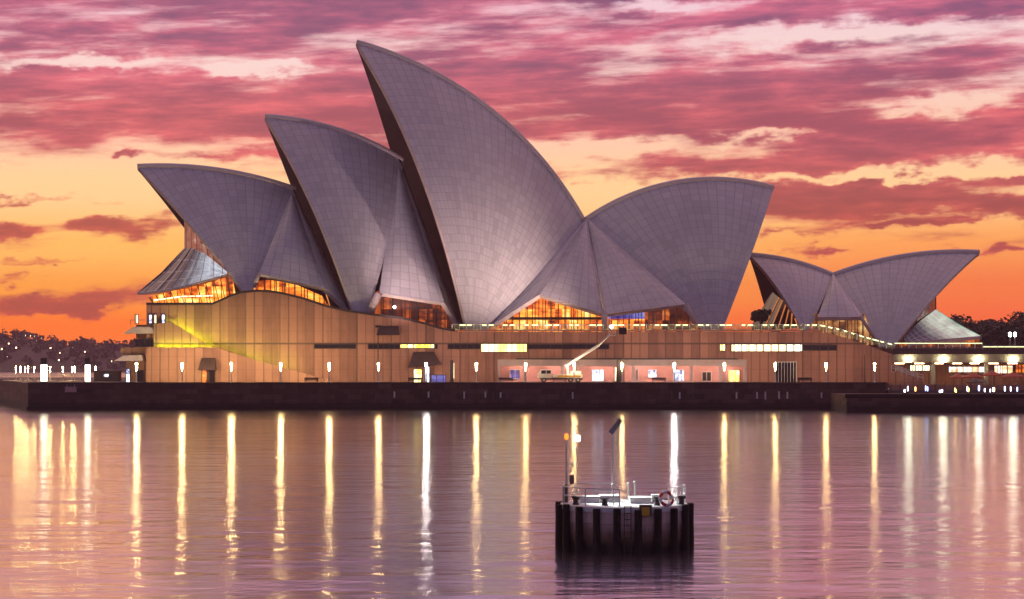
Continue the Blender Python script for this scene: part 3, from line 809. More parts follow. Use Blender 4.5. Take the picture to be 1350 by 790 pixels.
bot_e = lerp_path([onaxis(205, 404), at(230, 404, 426), at(262, 404, 423), at(292, 400, 421), at(312, 392, 420)], 12)
mirrored_patch([hot_e, bot_e], M['amber_hot'], 'lower_glass_wall', smooth=False)
for i in range(0, 12):
    b = MB(); o_ = np.array([0, -.12, 0]); b.tube(hot_e[i] + o_, bot_e[i] + o_, .08, .08, 5); hp(b.build('glazing_bar', M['bronze']))
b = MB(); b.path([at(203, 396, 419), at(240, 391, 418.5), at(280, 390, 418)], .12, 6); hp(b.build('foyer_rail', M['cream_lit']))

# --- dark louvre walls that close the mouths of the two inner shells
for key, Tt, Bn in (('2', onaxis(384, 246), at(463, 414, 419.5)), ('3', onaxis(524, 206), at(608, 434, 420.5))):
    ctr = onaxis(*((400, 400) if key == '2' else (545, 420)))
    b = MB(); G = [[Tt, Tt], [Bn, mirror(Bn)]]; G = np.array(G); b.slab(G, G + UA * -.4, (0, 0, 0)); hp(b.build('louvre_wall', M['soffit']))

# --- terrace balustrade with its glowing handrail, and the same down the raking end
pts = [at(596, 436, YW + .3), at(1080, 436, YW + .3), at(1110, 442.5, YW + .3), at(1140, 452, YW + .3), at(1178, 462, YW + .3)]
bal = hp(empty('terrace_balustrade')); 
def bl(o): setparent(o, bal); return o
hgt = 1.15
up_ = np.array([0, 0, hgt])
b = MB(); b.path([p + up_ for p in pts], .06, 6); bl(b.build('handrail', M['steel']))
random.seed(8)
for a, c in zip(pts[:-1], pts[1:]):
    L = np.linalg.norm(c - a); k = max(2, int(L / 1.35))
    for i in range(k):
        p, r = a + (c - a) * i / k, a + (c - a) * (i + 1) / k
        b = MB(); b.tube(p, p + up_, .085, .085, 6); bl(b.build('baluster', M['white_paint']))
        t0 = random.uniform(.08, .3); t1 = random.uniform(.6, .92); hl_ = .9 if (i % 3 or k < 20) else .14
        b = MB(); b.tube(p + (r - p) * t0 + up_ * hl_ + np.array([0, -.05, 0]), p + (r - p) * t1 + up_ * hl_ + np.array([0, -.05, 0]), .07, .07, 5); bl(b.build('strip_light', M['rail_light']))
    b = MB(); o_ = np.array([0, .03, 0]); b.add([a + up_ * .15, c + up_ * .15, c + up_ * .88, a + up_ * .88, a + up_ * .15 + o_, c + up_ * .15 + o_, c + up_ * .88 + o_, a + up_ * .88 + o_],
                  [(0, 1, 2, 3), (7, 6, 5, 4), (0, 4, 5, 1), (3, 2, 6, 7), (0, 3, 7, 4), (1, 5, 6, 2)]); bl(b.build('glass_panel', M['rail_glass']))

# ================================================================== RESTAURANT (right)
rest = empty('restaurant_building', (90, 437, 14), 'smaller pair of white sail shells standing right of the large ones', 'restaurant')
bpy.context.view_layer.update()
def rp(o): setparent(o, rest); return o
s5 = make_shell(None, (1098, 363), (988, 336.5), at(1062.6, 445.1, 438.6), 57.7, NR, QR, 'sail shell pointing left', .8); rp(s5[0])
s6 = make_shell(None, (1098, 363), (1291, 333), at(1168.2, 470.8, 437.4), 92.5, NR, QR, 'sail shell pointing right', .8); rp(s6[0])
rp(make_side(None, onaxis(1098, 360, NR, QR), at(1078, 418, 440), at(1138, 418, 440), NR, QR, 1.2))
_hp = hp
hp = rp
glazing([(1072, 414, 443), (1140, 414, 443), (1152, 455, 443), (1072, 455, 443)], M['amber_dim2'] if 'amber_dim2' in M else M.setdefault('amber_dim2', lit_material('restaurant_window', [(.3, (.05, .015, .006)), (.5, (.35, .12, .03)), (.65, (.8, .38, .12)), (.75, (1, .75, .3))], .9, .5, .6, 1.2)), 8)
b = MB(); b.tube(at(1134, 417, 439.6), at(1153, 446, 439.6), .35, .35, 8); rp(b.build('raking_leg', M['rim'], None, True))
# left mouth: slanting dark glass with orange lit bars
L_t, L_n = onaxis(1018, 385, NR, QR), at(1052, 432, 440)
G = np.array([lerp_path([L_t, at(1034, 398, 446), at(1048, 420, 441)], 8), lerp_path([onaxis(990, 430, NR, QR), at(1020, 436, 444), L_n], 8)])
UVs = [[(j / 7, i) for j in range(8)] for i in range(2)]
b = MB(); b.slab(G, G + np.array([0, .2, 0]), (0, 0, 0), UVs); b.slab(mirror(G, NR, QR), mirror(G + np.array([0, .2, 0]), NR, QR), (0, 0, 0), UVs)
rp(b.build('mouth_glass', M['glass_dark']))
for i in range(2, 8):
    b = MB(); b.tube(G[0][i] + np.array([0, -.15, 0]), G[1][i] + np.array([0, -.15, 0]), .16, .10, 5); rp(b.build('lit_bar', M.setdefault('bar_glow', mat('bar_glow', (.5, .2, .1), .4, 0, (1, .30, .06), .55))))
# right mouth: dark upright glass and the pale green skirt
R_t = onaxis(1234, 386, NR, QR); R_m = onaxis(1234, 408, NR, QR)
G = np.array([lerp_path([R_t, at(1214, 412, 446), at(1190, 446, 441)], 8), lerp_path([R_m, at(1210, 432, 446), at(1192, 452, 441.5)], 8)])
b = MB(); o_ = np.array([0, .2, 0]); b.slab(G, G + o_, (0, 0, 0)); b.slab(mirror(G, NR, QR), mirror(G + o_, NR, QR), (0, 0, 0)); rp(b.build('mouth_glass', M['glass_dark']))
te = lerp_path([at(1192, 446, 441.5), at(1212, 424, 445.5), R_m], 12)[::1]
le = lerp_path([at(1196, 452, 440.5), at(1245, 447, 444), onaxis(1293, 443, NR, QR)], 12)
me_ = [a * .5 + c * .5 + np.array([0, .2, -.3]) for a, c in zip(te, le)]
G = np.array([te, me_, le]); UVs = [[(j / 11, i / 2) for j in range(12)] for i in range(3)]
b = MB(); b.slab(G, G + o_, (0, 0, 0), UVs); b.slab(mirror(G, NR, QR), mirror(G + o_, NR, QR), (0, 0, 0), UVs); rp(b.build('glass_skirt', M['skirt_green'], None, True))
le2 = [p + np.array([0, .1, -.7]) for p in le]; G = np.array([le, le2]); b = MB(); b.slab(G, G + o_ * 2, (0, 0, 0)); b.slab(mirror(G, NR, QR), mirror(G + o_ * 2, NR, QR), (0, 0, 0)); rp(b.build('skirt_lip', M['rim']))
lw = [p + np.array([-.6, .8, -2.2]) for p in le2]; G = np.array([[p + np.array([-.6, .8, 0]) for p in le2], lw]); b = MB(); b.slab(G, G + o_, (0, 0, 0)); b.slab(mirror(G, NR, QR), mirror(G + o_, NR, QR), (0, 0, 0)); rp(b.build('lower_glass_wall', M['amber_dim']))
# floor plinth that carries the restaurant
b = MB(); b.plan([(52.0, 436.5), (ax(1294, 440), 436.5), (ax(1294, 440), 480.5), (52.0, 480.5)], hz(466, 440), hz(453.5, 440) - .6); rp(b.build('plinth', M['cladding_low']))
hp = _hp

# ================================================================== LOWER CONCOURSE AT THE RIGHT
cc = empty('concourse_building', (100, 424, ZF), 'open two level concourse with lit shops under a raised walkway', 'concourse')
bpy.context.view_layer.update()
def cp(o): setparent(o, cc); return o
YK = 424.0
xk0 = ax(1177, YK)
b = MB(); b.box(xk0, 330, YK, YK + 12.4, hz(467, YK), hz(459.5, YK)); cp(b.build('walkway_deck', M['hood']))
b = MB(); b.box(xk0, 330, YK + 1.2, YK + 12, hz(478, YK), hz(467, YK) - .004); cp(b.build('soffit_beam', M.setdefault('lintel', worn('concrete_lintel', (.42, .33, .23), .2, .5, .7))))
b = MB(); b.box(xk0, 330, YK + 11, YK + 14, ZF + .004, hz(478, YK) - .004); cp(b.build('back_wall', M['cladding_low']))
for px in (1230, 1300, 1375):
    b = MB(); x = ax(px, YK + 2); b.box(x - .35, x + .35, YK + 1.6, YK + 2.3, ZF + .004, hz(478, YK) - .006); cp(b.build('column', M.setdefault('lintel')))
for px in (1198, 1244, 1290, 1336):
    b = MB(); c = at(px, 473.5, YK + .9); b.lathe(c, [(.75, -.35), (.62, -.1), (.15, .45)], 10); cp(b.build('downlight', M['downlight']))
for px in (1186, 1212, 1238, 1262, 1285, 1310, 1335, 1360):
    b = MB(); x = ax(px, YK + 4); b.box(x - .9, x + .9, YK + 4, YK + 4.2, hz(478, YK) - .25, hz(478, YK) - .15); cp(b.build('ceiling_lamp', M.setdefault('warm_tube', mat('warm_tube', (.8,) * 3, .4, 0, (1, .62, .36), 30.0))))
hp = cp
for (x0, x1, y0, y1, m, bars, lab) in [(1199, 1227, 481, 489.5, 'cream_lit', 6, 'row of cream lit panes'), (1250, 1300, 483, 491.5, 'shop_mix', 4, 'long bright white shop window'), (1310, 1336, 481.5, 493, 'shop_mix', 2, 'bright white shop window at the right edge'), (1338, 1352, 480, 492, 'amber', 2, None)]:
    w = window(x0, x1, y0, y1, YK + 11, M[m], 'shop_window', bars=bars)
    if lab: w['label'] = lab
hp = _hp
bal2 = cp(empty('walkway_balustrade'))
def bl2(o): setparent(o, bal2); return o
for (x0, x1, y0) in ((1179, 1295, 459.5), (1296, 1420, 464)):
    A_, B_ = at(x0, y0, YK + .2), at(x1, y0, YK + .2)
    b = MB(); b.tube(A_ + up_, B_ + up_, .06, .06, 6); bl2(b.build('handrail', M['steel']))
    b = MB(); b.tube(A_ + up_ * .85, B_ + up_ * .85, .05, .05, 5); bl2(b.build('strip_light', M['rail_light']))
    k = int((x1 - x0) / 9)
    for i in range(k + 1):
        p = A_ + (B_ - A_) * i / k; b = MB(); b.tube(p, p + up_, .09, .09, 6); bl2(b.build('baluster', M['white_paint']))
# stair with pale rails down to the forecourt
st = cp(empty('forecourt_stair'))
def sp(o): setparent(o, st); return o
b = MB(); n = 12
A_, B_ = at(1178, 489, 412), at(1214, 502, 412)
for i in range(n):
    p = A_ + (B_ - A_) * i / n; q_ = A_ + (B_ - A_) * (i + 1) / n; b.box(p[0], q_[0], 410, 414, ZF + .004, p[2])
sp(b.build('steps', M['cladding_low']))
for yy in (409.8, 414.2):
    for hh in (.55, 1.05):
        b = MB(); u_ = np.array([0, 0, hh]); b.tube(np.array([A_[0], yy, A_[2]]) + u_, np.array([B_[0], yy, B_[2]]) + u_, .06, .06, 6); sp(b.build('handrail', M['white_paint']))
    for i in range(6):
        p = A_ + (B_ - A_) * i / 5; b = MB(); b.tube((p[0], yy, p[2] - .3), (p[0], yy, p[2] + 1.05), .04, .04, 5); sp(b.build('post', M['white_paint']))
# low edge wall of the forecourt
b = MB(); b.box(68.8, 320, YQ + .62, YQ + 1.2, ZF + .004, hz(507.5, YQ)); lw_ = b.build('low_wall', M['cladding_low']); tag(lw_, 'low brown stone wall along the forecourt edge at the right', 'wall')
def parasol(px, Y, rad, h, m, label):
    t = empty('parasol', (ax(px, Y), Y, ZF), label, 'parasol', 'parasols on the forecourt')
    b = MB(); b.lathe((0, 0, h - .75), [(rad, -.18), (rad, 0), (rad * .5, .42), (.06, .78)], 8); b.build('canopy', M[m], t)
    b = MB(); b.tube((0, 0, 0), (0, 0, h + .15), .05, .05, 6); b.build('pole', M['steel'], t)
    b = MB(); b.lathe((0, 0, 0), [(.4, 0), (.4, .08), (.1, .14)], 10); b.build('base', M['black'], t)
    return t
parasol(1308, 413, 1.9, 3.4, 'red', 'red orange canvas parasol open at the front of the forecourt shops')
parasol(1283, 416, 2.0, 3.0, 'red', 'red orange canvas parasol behind the black one')
parasol(1263, 418, 1.7, 2.9, 'red', 'leftmost red orange canvas parasol on the forecourt')
parasol(1335, 415, 2.4, 3.1, 'red', 'wide red orange parasol nearest the right edge of the photo')
parasol(1287, 405, 1.8, 2.1, 'black', 'black canvas parasol in front of the red ones')
# small lights on posts along the landing edge
random.seed(12)
cols = [('white', (.85, .8, 1)), ('yellow', (1, .75, .12)), ('bluish', (.35, .45, 1)), ('amber', (1, .40, .10))]
lights_seen = [(1194, 0), (1200, 0), (1206, 3), (1223, 2), (1229, 2), (1240, 0), (1249, 0), (1258, 1), (1262, 1), (1270, 0), (1277, 1), (1288, 2), (1295, 0), (1305, 0), (1311, 0), (1318, 1), (1327, 0), (1337, 0), (1344, 2)]
proto = {}
for px, k in lights_seen:
    nm, colr = cols[k]
    if k not in proto:
        t = empty('bollard_light', (0, 0, 0), f'small {nm} bollard light on the dark landing stage at the right', 'bollard light', 'bollard lights on the landing stage')
        b = MB(); b.tube((0, 0, 0), (0, 0, .45), .10, .10, 8); b.build('post', M['black'], t)
        b = MB(); b.lathe((0, 0, .45), [(.08, 0), (.12, .15), (.12, .55), (.06, .65)], 8); b.build('lens', mat(f'bollard_{nm}', (.6,) * 3, .4, 0, colr, 7.0), t)
        proto[k] = t; c = t
    else: c = copy_tree(proto[k])
    c.location = (ax(px, 383 + random.random() * 6), 383.5 + random.random() * 5, ZL); zs = random.uniform(.6, 1.5); c.scale = (zs, zs, random.uniform(.7, 1.5))

# ================================================================== LAMPS
def make_lamp(m, label, group, h=3.9):
    t = empty('lamp_post', (0, 0, ZQ), label, 'lamp post', group)
    b = MB(); b.lathe((0, 0, .004), [(.26, 0), (.26, .14), (.12, .32), (.10, h - 1.75)], 8); b.build('pole', M['steel'], t)
    b = MB(); b.lathe((0, 0, h - 1.96), [(.05, .25), (.09, .6), (.16, 1.25), (.20, 1.55), (.10, 1.72)], 8); b.build('lantern', M[m], t)
    b = MB(); b.lathe((0, 0, h - .23), [(.30, 0), (.26, .08), (.05, .2)], 8); b.build('cap', M['black'], t)
    return t


lamps = [(180, 'yellow lamp post before the terraces at the podium corner'), (240, 'yellow lamp post left of the small brown door hood'), (305, 'yellow lamp post right of the small brown door hood'),
         (370, 'yellow lamp post under the sloping foot of the stair parapet'), (434, 'yellow lamp post below the dark slot window at the left'), (499, 'yellow lamp post beside the tall thin flag mast'),
         (562, 'white lamp post before the brown sloping hood', ), (628, 'yellow lamp post between the black banner post and the arcade'), (693, 'yellow lamp post at the left end of the white arcade'),
         (757, 'yellow lamp post behind the parked boom lift'), (820, 'yellow lamp post beside the black post in the arcade'), (889, 'white lamp post before the bright bluish shop window'), (955, 'yellow lamp post left of the bright yellow shop window'),
         (1022, 'yellow lamp post beside the tall barred gate'), (1089, 'yellow lamp post standing alone right of the barred gate'), (1153, 'yellow lamp post at the right end of the podium wall')]
grp = 'lamp posts along the promenade'
ph_ = make_lamp('lamp_high', '', grp)
py_, pw_, pl_ = make_lamp('lamp', '', grp), make_lamp('lamp_white', '', grp), make_lamp('lamp_low', '', grp)
usedl = set()
for px, lab in lamps:
    src = pw_ if lab.startswith('white') else (pl_ if px > 650 else ph_ if px < 450 else py_)
    c = src if src.name not in usedl else copy_tree(src)
    usedl.add(src.name)
    c.location = (ax(px, 402.2), 402.2, ZQ); c['label'] = lab
    # an added, unseen spot at each post brightens the podium wall
    L = bpy.data.lights.new('added_wall_spot', 'SPOT'); L.spot_size = R_(150); L.spot_blend = 1.0; L.shadow_soft_size = .3
    L.energy = 1500 if px < 450 else 720 if px < 650 else 800 if px < 960 else 230
    L.color = (1, .76, .42) if px < 450 else (1, .70, .48)
    lo = bpy.data.objects.new('added_wall_spot', L); COL.objects.link(lo); lo.parent = c; lo.location = (0, .5, 3.2); lo.rotation_euler = (R_(108), 0, 0)
ps_ = make_lamp('lamp_soft', '', 'lamp posts at the left end of the promenade', 3.6)
first = True
for px, Y, lab in [(21, 452, 'leftmost of the small lamp posts on the open promenade'), (27, 452, 'small lamp post second from the left on the open promenade'), (33, 452, 'small lamp post third from the left on the open promenade'), (37, 454, 'small lamp post fourth from the left on the open promenade'),
                   (45, 440, 'small lamp post just left of the first white pylon'), (66, 446, 'small lamp post just right of the first white pylon'), (83, 440, 'small lamp post midway between the two pylons'), (95, 440, 'small lamp post a little left of the second pylon'), (98.5, 446, 'small lamp post nearest the left of the second pylon'), (126, 440, 'small lamp post right of the second pylon')]:
    c = ps_ if first else copy_tree(ps_); first = False
    c.location = (ax(px, Y), Y, ZQ); c['label'] = lab; c.scale = (.5, .5, .84)
for px, Y, w_, lab, k in [(58, 412, .50, 'wide illuminated white pylon with a dark top', 1), (115.5, 410, .40, 'narrow illuminated white pylon with a dark top', 1)]:
    t = empty('light_pylon', (ax(px, Y), Y, ZQ), lab, 'pylon', 'illuminated pylons at the left')
    h = hz(472, Y) - ZQ; hl = hz(481 if k else 478, Y) - ZQ
    b = MB(); b.box(-w_, w_, -.3, .3, .15, hl); b.build('light_box', M.setdefault('pylon_glow', mat('pylon_glow', (.8,) * 3, .4, 0, (1, .94, .66), 11.0)), t)
    b = MB(); b.box(-w_ * 1.15, w_ * 1.15, -.36, .36, hl + .003, h); b.build('dark_head', M['black'], t)
    b = MB(); b.box(-w_ * 1.2, w_ * 1.2, -.4, .4, 0.003, .147); b.build('base', M['black'], t)
# ================================================================== POSTS, MAST, BOOM LIFT, SIGN
def mast(px, ytop, Y, r, label, name='mast', head=None, cat='mast'):
    t = empty(name, (ax(px, Y), Y, ZQ), label, cat)
    h = hz(ytop, Y) - ZQ
    b = MB(); b.tube((0, 0, .15), (0, 0, h), r, r * .7, 8); b.build('pole', M['black'], t)
    b = MB(); b.lathe((0, 0, 0.003), [(r * 2.4, 0), (r * 2.2, .1), (r * 1.2, .2)], 8); b.build('base', M['black'], t)
    if head:
        b = MB(); b.box(*head); b.build('head', M['black'], t)
    return t
m1_ = mast(498.5, 432, 403.4, .11, 'tall thin black mast beside a yellow lamp post', head=(-.5, .5, -.2, .2, hz(432, 403.4) - ZQ + .003, hz(429, 403.4) - ZQ))
m2_ = mast(822.5, 441, 403.4, .10, 'tall thin black mast with loudspeaker box at the terrace edge', head=(-.9, .5, -.4, .4, hz(441, 403.4) - ZQ + .003, hz(432, 403.4) - ZQ))
for m_, tgt, en, colr, sz in ((m2_, at(650, 330, 424), 30000, (1, .70, .66), 62), (m1_, at(560, 330, 424), 12000, (1, .68, .72), 70)):
    L = bpy.data.lights.new('shell_flood', 'SPOT'); L.energy = en * 1.5; L.color = colr; L.spot_size = R_(sz); L.spot_blend = 1.0; L.shadow_soft_size = .5
    lo = bpy.data.objects.new('shell_flood', L); COL.objects.link(lo); lo.parent = m_; lo.location = (0, .8, hz(430, 403.4) - ZQ + .4)
    lo.rotation_euler = (Vector(tgt) - Vector(m_.location) - Vector(lo.location)).to_track_quat('-Z', 'Y').to_euler()
mast(816, 474, 405, .55, 'thick black post in front of the arcade', 'banner_post', cat='post')
bp_ = mast(595.5, 475, 403.4, .34, 'black banner post with a pale lit strip left of the arcade', 'banner_post', cat='post')
b = MB(); b.box(.36, .46, -.1, .1, .8, 3.6); b.build('light_strip', M['cream_lit'], bp_)
mast(1140, 468, 413, .09, 'slim dark post against the right end of the podium wall', 'post', cat='post')

bo = empty('boom_lift_truck', (ax(738, 406), 406, ZQ), 'white boom lift truck with a raised diagonal boom in front of the arcade', 'truck')
Yb = 406; X = lambda px: ax(px, Yb) - ax(738, Yb); Z = lambda py: hz(py, Yb) - ZQ
b = MB(); b.box(X(712), X(768), -1.0, 1.0, .55, .85); b.build('chassis', M['black'], bo)
b = MB(); b.prism([(X(709), .85), (X(727), .85), (X(727), 2.45), (X(713), 2.45), (X(709), 1.6)], -1.0, 1.0); cab = b.build('cab', M['white_paint'], bo)
b = MB(); b.box(X(713.5), X(719.5), -1.03, -1.003, 1.65, 2.25); b.box(X(720.5), X(726), -1.03, -1.003, 1.65, 2.25); b.build('window', M['slot'], cab)
b = MB(); b.box(X(709) - .04, X(709) - .003, -.8, -.5, 1.0, 1.2); b.build('headlight', M['cream_lit'], cab)
b = MB(); b.box(X(729), X(768), -1.0, 1.0, .853, 1.5); b.box(X(752), X(766), -.8, .8, 1.503, 2.1); b.build('tray', M['white_paint'], bo)
b = MB(); b.box(X(735), X(765), -1.03, -1.003, 1.0, 1.35); b.build('side_stripe', M['yellow_paint'], bo)
for px in (717, 752, 762):
    for yy in (-.95, .95):
        b = MB(); b.tube((X(px), yy - .15, .46), (X(px), yy + .15, .46), .45, .45, 14); w = b.build('wheel', M['rubber'], bo)
        b = MB(); b.tube((X(px), yy - .165, .46), (X(px), yy + .165, .46), .2, .2, 10); b.build('rim', M['steel'], w)
b = MB(); b.tube((X(748), 0, 1.5), (X(748), 0, Z(483)), .3, .25, 10); b.build('turret', M['white_paint'], bo)
b = MB(); b.tube((X(745), 0, Z(483)), (X(790), 0, Z(455)), .30, .26, 8); b.build('boom', M['white_paint'], bo)
b = MB(); b.tube((X(789), 0, Z(455.6)), (X(804), 0, Z(441)), .18, .15, 8); b.build('boom_extension', M['steel'], bo)
b = MB()
bx0, bx1, bz0, bz1 = X(803), X(811), Z(443), Z(435)
b.box(bx0, bx1, -.6, .6, bz0, bz0 + .12)
for xx in (bx0, bx1):
    for yy in (-.6, .6): b.tube((xx, yy, bz0 + .12), (xx, yy, bz1), .035, .035, 5)
for zz in (bz1, (bz0 + bz1) / 2):
    b.path([(bx0, -.6, zz), (bx1, -.6, zz), (bx1, .6, zz), (bx0, .6, zz), (bx0, -.6, zz)], .035, 5)
b.build('basket', M['steel'], bo)

sg = empty('notice_board', (ax(93, YQ - .3), YQ - .3, hz(513.5, YQ)), 'pale pink notice board fixed on the dark sea wall at the left', 'sign')
b = MB(); b.box(-1.05, 1.05, 0, .08, -.5, .5); b.build('board', M.setdefault('pink_board', worn('pale_board', (.62, .36, .30), .12, 3, .6)), sg)
b = MB(); b.box(-1.1, 1.1, .084, .14, -.56, .56); b.build('backing', M['bronze'], sg)
b = MB(); b.box(-.7, -.62, .15, .28, -.5, .9); b.box(.62, .7, .15, .28, -.5, .9); b.build('bracket', M['steel'], sg)
ks = empty('promenade_shelter', (ax(142, 430), 430, ZQ), 'low brown shelter with a flat roof left of the podium', 'shelter')
b = MB(); b.box(-2.4, 2.4, -1.6, 1.6, .004, 1.9); b.build('wall', M['hood'], ks)
b = MB(); b.box(-2.7, 2.7, -1.9, 1.9, 1.903, 2.1); b.build('roof', M['bronze'], ks)
b = MB(); b.box(-.4, .4, -1.66, -1.603, .9, 1.4); b.build('window', M['pane_white'], ks)
rl = empty('promenade_railing', (ax(75, 440), 440, ZQ), 'pale thin railing along the open promenade at the left', 'railing')
for i in range(17):
    b = MB(); x = -13 + i * 1.6; b.tube((x, 0, .003), (x, 0, 1.05), .035, .035, 5); b.build('upright', M['steel'], rl)
for hh in (.55, 1.05):
    b = MB(); b.tube((-13, 0, hh), (12.6, 0, hh), .04, .04, 6); b.build('rail', M['steel'], rl)

# planter boxes and benches that read as small dark lumps along the quay
bproto = None
for px, w_, lab in [(547, 3.0, 'dark bench below the brown sloping hood'), (667, 2.6, 'dark bench at the left end of the arcade'), (738, 2.2, 'dark bench left of the lit cart'), (869, 2.6, 'dark bench before the small white shop window'), (1062, 2.6, 'dark bench right of the barred gate'), (410, 1.6, 'dark bench at the foot of the stair parapet')]:
    if bproto is None:
        t = empty('bench', (0, 0, 0), '', 'bench', 'benches along the promenade')
        b = MB(); b.box(-1.3, 1.3, -.28, .28, .42, .5); b.build('seat', M['black'], t)
        b = MB(); b.box(-1.3, 1.3, .24, .3, .55, .95); b.build('backrest', M['black'], t)
        for xx in (-1.1, 1.1):
            b = MB(); b.box(xx - .06, xx + .06, -.25, .28, .003, .417); b.build('leg', M['black'], t)
        bproto = t; c = t
    else: c = copy_tree(bproto)
    c.location = (ax(px, 402), 402.6, ZQ); c['label'] = lab

# ================================================================== MOORING DOLPHIN (near)
YD = 108.5
dx = ax(823, YD); ztop = hz(663, YD)
dol = empty('mooring_dolphin', (dx, YD, 0), 'round concrete mooring platform ringed by black piles standing in the water', 'mooring platform')
RD = 3.17
rnd = random.Random(3)
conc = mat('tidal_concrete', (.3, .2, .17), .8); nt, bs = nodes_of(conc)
geo = nt.nodes.new('ShaderNodeNewGeometry'); P = E(nt, geo.outputs['Position']); x, y, z = separate(nt, P)
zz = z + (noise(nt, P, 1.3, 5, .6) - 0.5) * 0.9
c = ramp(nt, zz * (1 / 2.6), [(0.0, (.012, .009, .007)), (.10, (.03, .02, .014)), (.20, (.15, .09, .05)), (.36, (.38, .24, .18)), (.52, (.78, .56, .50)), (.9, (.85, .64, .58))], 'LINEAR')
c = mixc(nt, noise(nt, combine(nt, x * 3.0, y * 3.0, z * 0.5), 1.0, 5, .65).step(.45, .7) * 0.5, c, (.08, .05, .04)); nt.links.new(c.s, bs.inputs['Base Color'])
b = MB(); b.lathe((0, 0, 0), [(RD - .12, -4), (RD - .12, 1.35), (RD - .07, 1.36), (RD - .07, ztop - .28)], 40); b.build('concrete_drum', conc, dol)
b = MB(); b.lathe((0, 0, 0), [(RD - .02, ztop - .277), (RD - .02, ztop - .03), (RD - .09, ztop)], 40); b.build('deck', M['white_paint'], dol)
for i in range(20):
    a = R_(9 + 18 * i); p = ((RD + .08) * math.cos(a - math.pi / 2), (RD + .08) * math.sin(a - math.pi / 2))
    b = MB(); hh = ztop + rnd.uniform(-.12, .03) - (.05 if abs(p[0]) < 2.5 and p[1] < 0 else -.05)
    b.lathe((p[0], p[1], 0), [(.185, -4), (.19, .5), (.175, 1.4), (.185, hh - .05), (.15, hh)], 10); b.build('pile', M['pile'], dol)
def rail(pts, hs=(.42, .84), name='railing', step=1.15):
    r = bpy.data.objects.new(name, None); COL.objects.link(r); r.parent = dol
    b = MB()
    for hh in hs: b.path([(p[0], p[1], ztop + hh) for p in pts], .036, 6)
    b.build('rails', M['white_paint'], r)
    for a, c in zip(pts[:-1], pts[1:]):
        L = math.dist(a, c); k = max(1, round(L / step))
        for i in range(k + (c is pts[-1])):
            t = i / k; p = (a[0] + (c[0] - a[0]) * t, a[1] + (c[1] - a[1]) * t); q = MB(); q.tube((*p, ztop), (*p, ztop + hs[-1]), .04, .04, 6); q.build('upright', M['white_paint'], r)
D = lambda px: (px - 823) * YD / K
rail([(D(743), -.6), (D(743), 1.2), (D(760), 2.2), (D(812), 2.3)]); rail([(D(743), -.6), (D(770), -2.2), (D(813), -2.9)], step=1.6); rail([(D(878), -2.2), (D(903), -.3), (D(903), .9)], step=1.0)
for px, hh, yy in ((807, .95, -1.5), (830, .85, 1.0), (838, .95, .6)):
    b = MB(); b.tube((D(px), yy, ztop), (D(px), yy, ztop + hh), .045, .045, 8); b.lathe((D(px), yy, ztop + hh), [(.08, 0), (.09, .06), (.04, .1)], 8); b.build('stanchion', M['steel'], dol)
for px, yy in ((758, -1.4), (795, -2.0), (863, -2.0), (896, -1.2)):
    b = MB(); b.lathe((D(px), yy, ztop), [(.17, 0), (.13, .12), (.12, .26), (.22, .32), (.2, .42)], 12); b.build('bollard', M['black'], dol)
for (x0, x1, y0, y1, h) in ((765, 790, -.2, 1.0, .26), (792, 818, .2, 1.2, .30), (830, 858, -.6, .8, .24), (861, 872, .6, 1.4, .3)):
    b = MB(); b.box(D(x0), D(x1), y0, y1, ztop + .003, ztop + h); b.box(D(x0) - .03, D(x1) + .03, y0 - .03, y1 + .03, ztop + h + .002, ztop + h + .05); b.build('deck_box', M['white_paint'], dol)
b = MB()
for s_ in (-.16, .16): b.tube((D(823) + s_, -RD - .02, -.6), (D(823) + s_, -RD - .02, ztop + .05), .022, .022, 6)
for i in range(9): b.tube((D(823) - .16, -RD - .02, -.2 + i * .3), (D(823) + .16, -RD - .02, -.2 + i * .3), .016, .016, 5)
b.build('ladder', M['bronze'], dol)
# beacon mast
b = MB(); b.tube((D(747), .3, ztop), (D(747), .3, ztop + .9), .085, .08, 8, 1); b.tube((D(747), .3, ztop + .9), (D(747), .3, hz(580, YD)), .055, .045, 8, 0)
b.tube((D(747), .3, hz(612, YD)), (D(756), .3, hz(612, YD)), .03, .03, 6, 0); b.box(D(753), D(757), .2, .4, hz(616, YD), hz(611, YD), 0)
bm_ = b.build('beacon_mast', [M['steel'], M['bronze']], dol)
b = MB(); b.box(D(751), D(757), .15, .45, ztop + .9, ztop + 1.35); b.build('control_box', M['bronze'], bm_)
b = MB(); b.lathe((D(747), .3, hz(580, YD)), [(.06, 0), (.09, .05), (.11, .14), (.09, .24), (.03, .30)], 12); b.build('beacon_lamp', M['beacon'], bm_)
# floodlight mast lighting the deck
b = MB(); b.tube((D(762), 1.6, ztop), (D(762), 1.6, hz(584, YD)), .028, .022, 6); fm = b.build('floodlight_mast', M['steel'], dol)
b = MB(); b.box(D(758.5), D(766), 1.5, 1.72, hz(583.5, YD), hz(575.5, YD)); b.build('lamp_housing', M['white_lit'] if False else M.setdefault('flood_glow', mat('flood_glow', (.8,) * 3, .4, 0, (.92, 1.0, .96), 5.0)), fm)
L = bpy.data.lights.new('deck_lamp', 'SPOT'); L.energy = 2600; L.color = (.84, 1, .93); L.spot_size = R_(75); L.spot_blend = .5; L.shadow_soft_size = .12
lo = bpy.data.objects.new('deck_lamp', L); COL.objects.link(lo); lo.parent = dol; lo.location = (D(762) + .2, 1.3, hz(585.5, YD))
lo.rotation_euler = (Vector((D(830), -.2, ztop)) - Vector(lo.location)).to_track_quat('-Z', 'Y').to_euler()
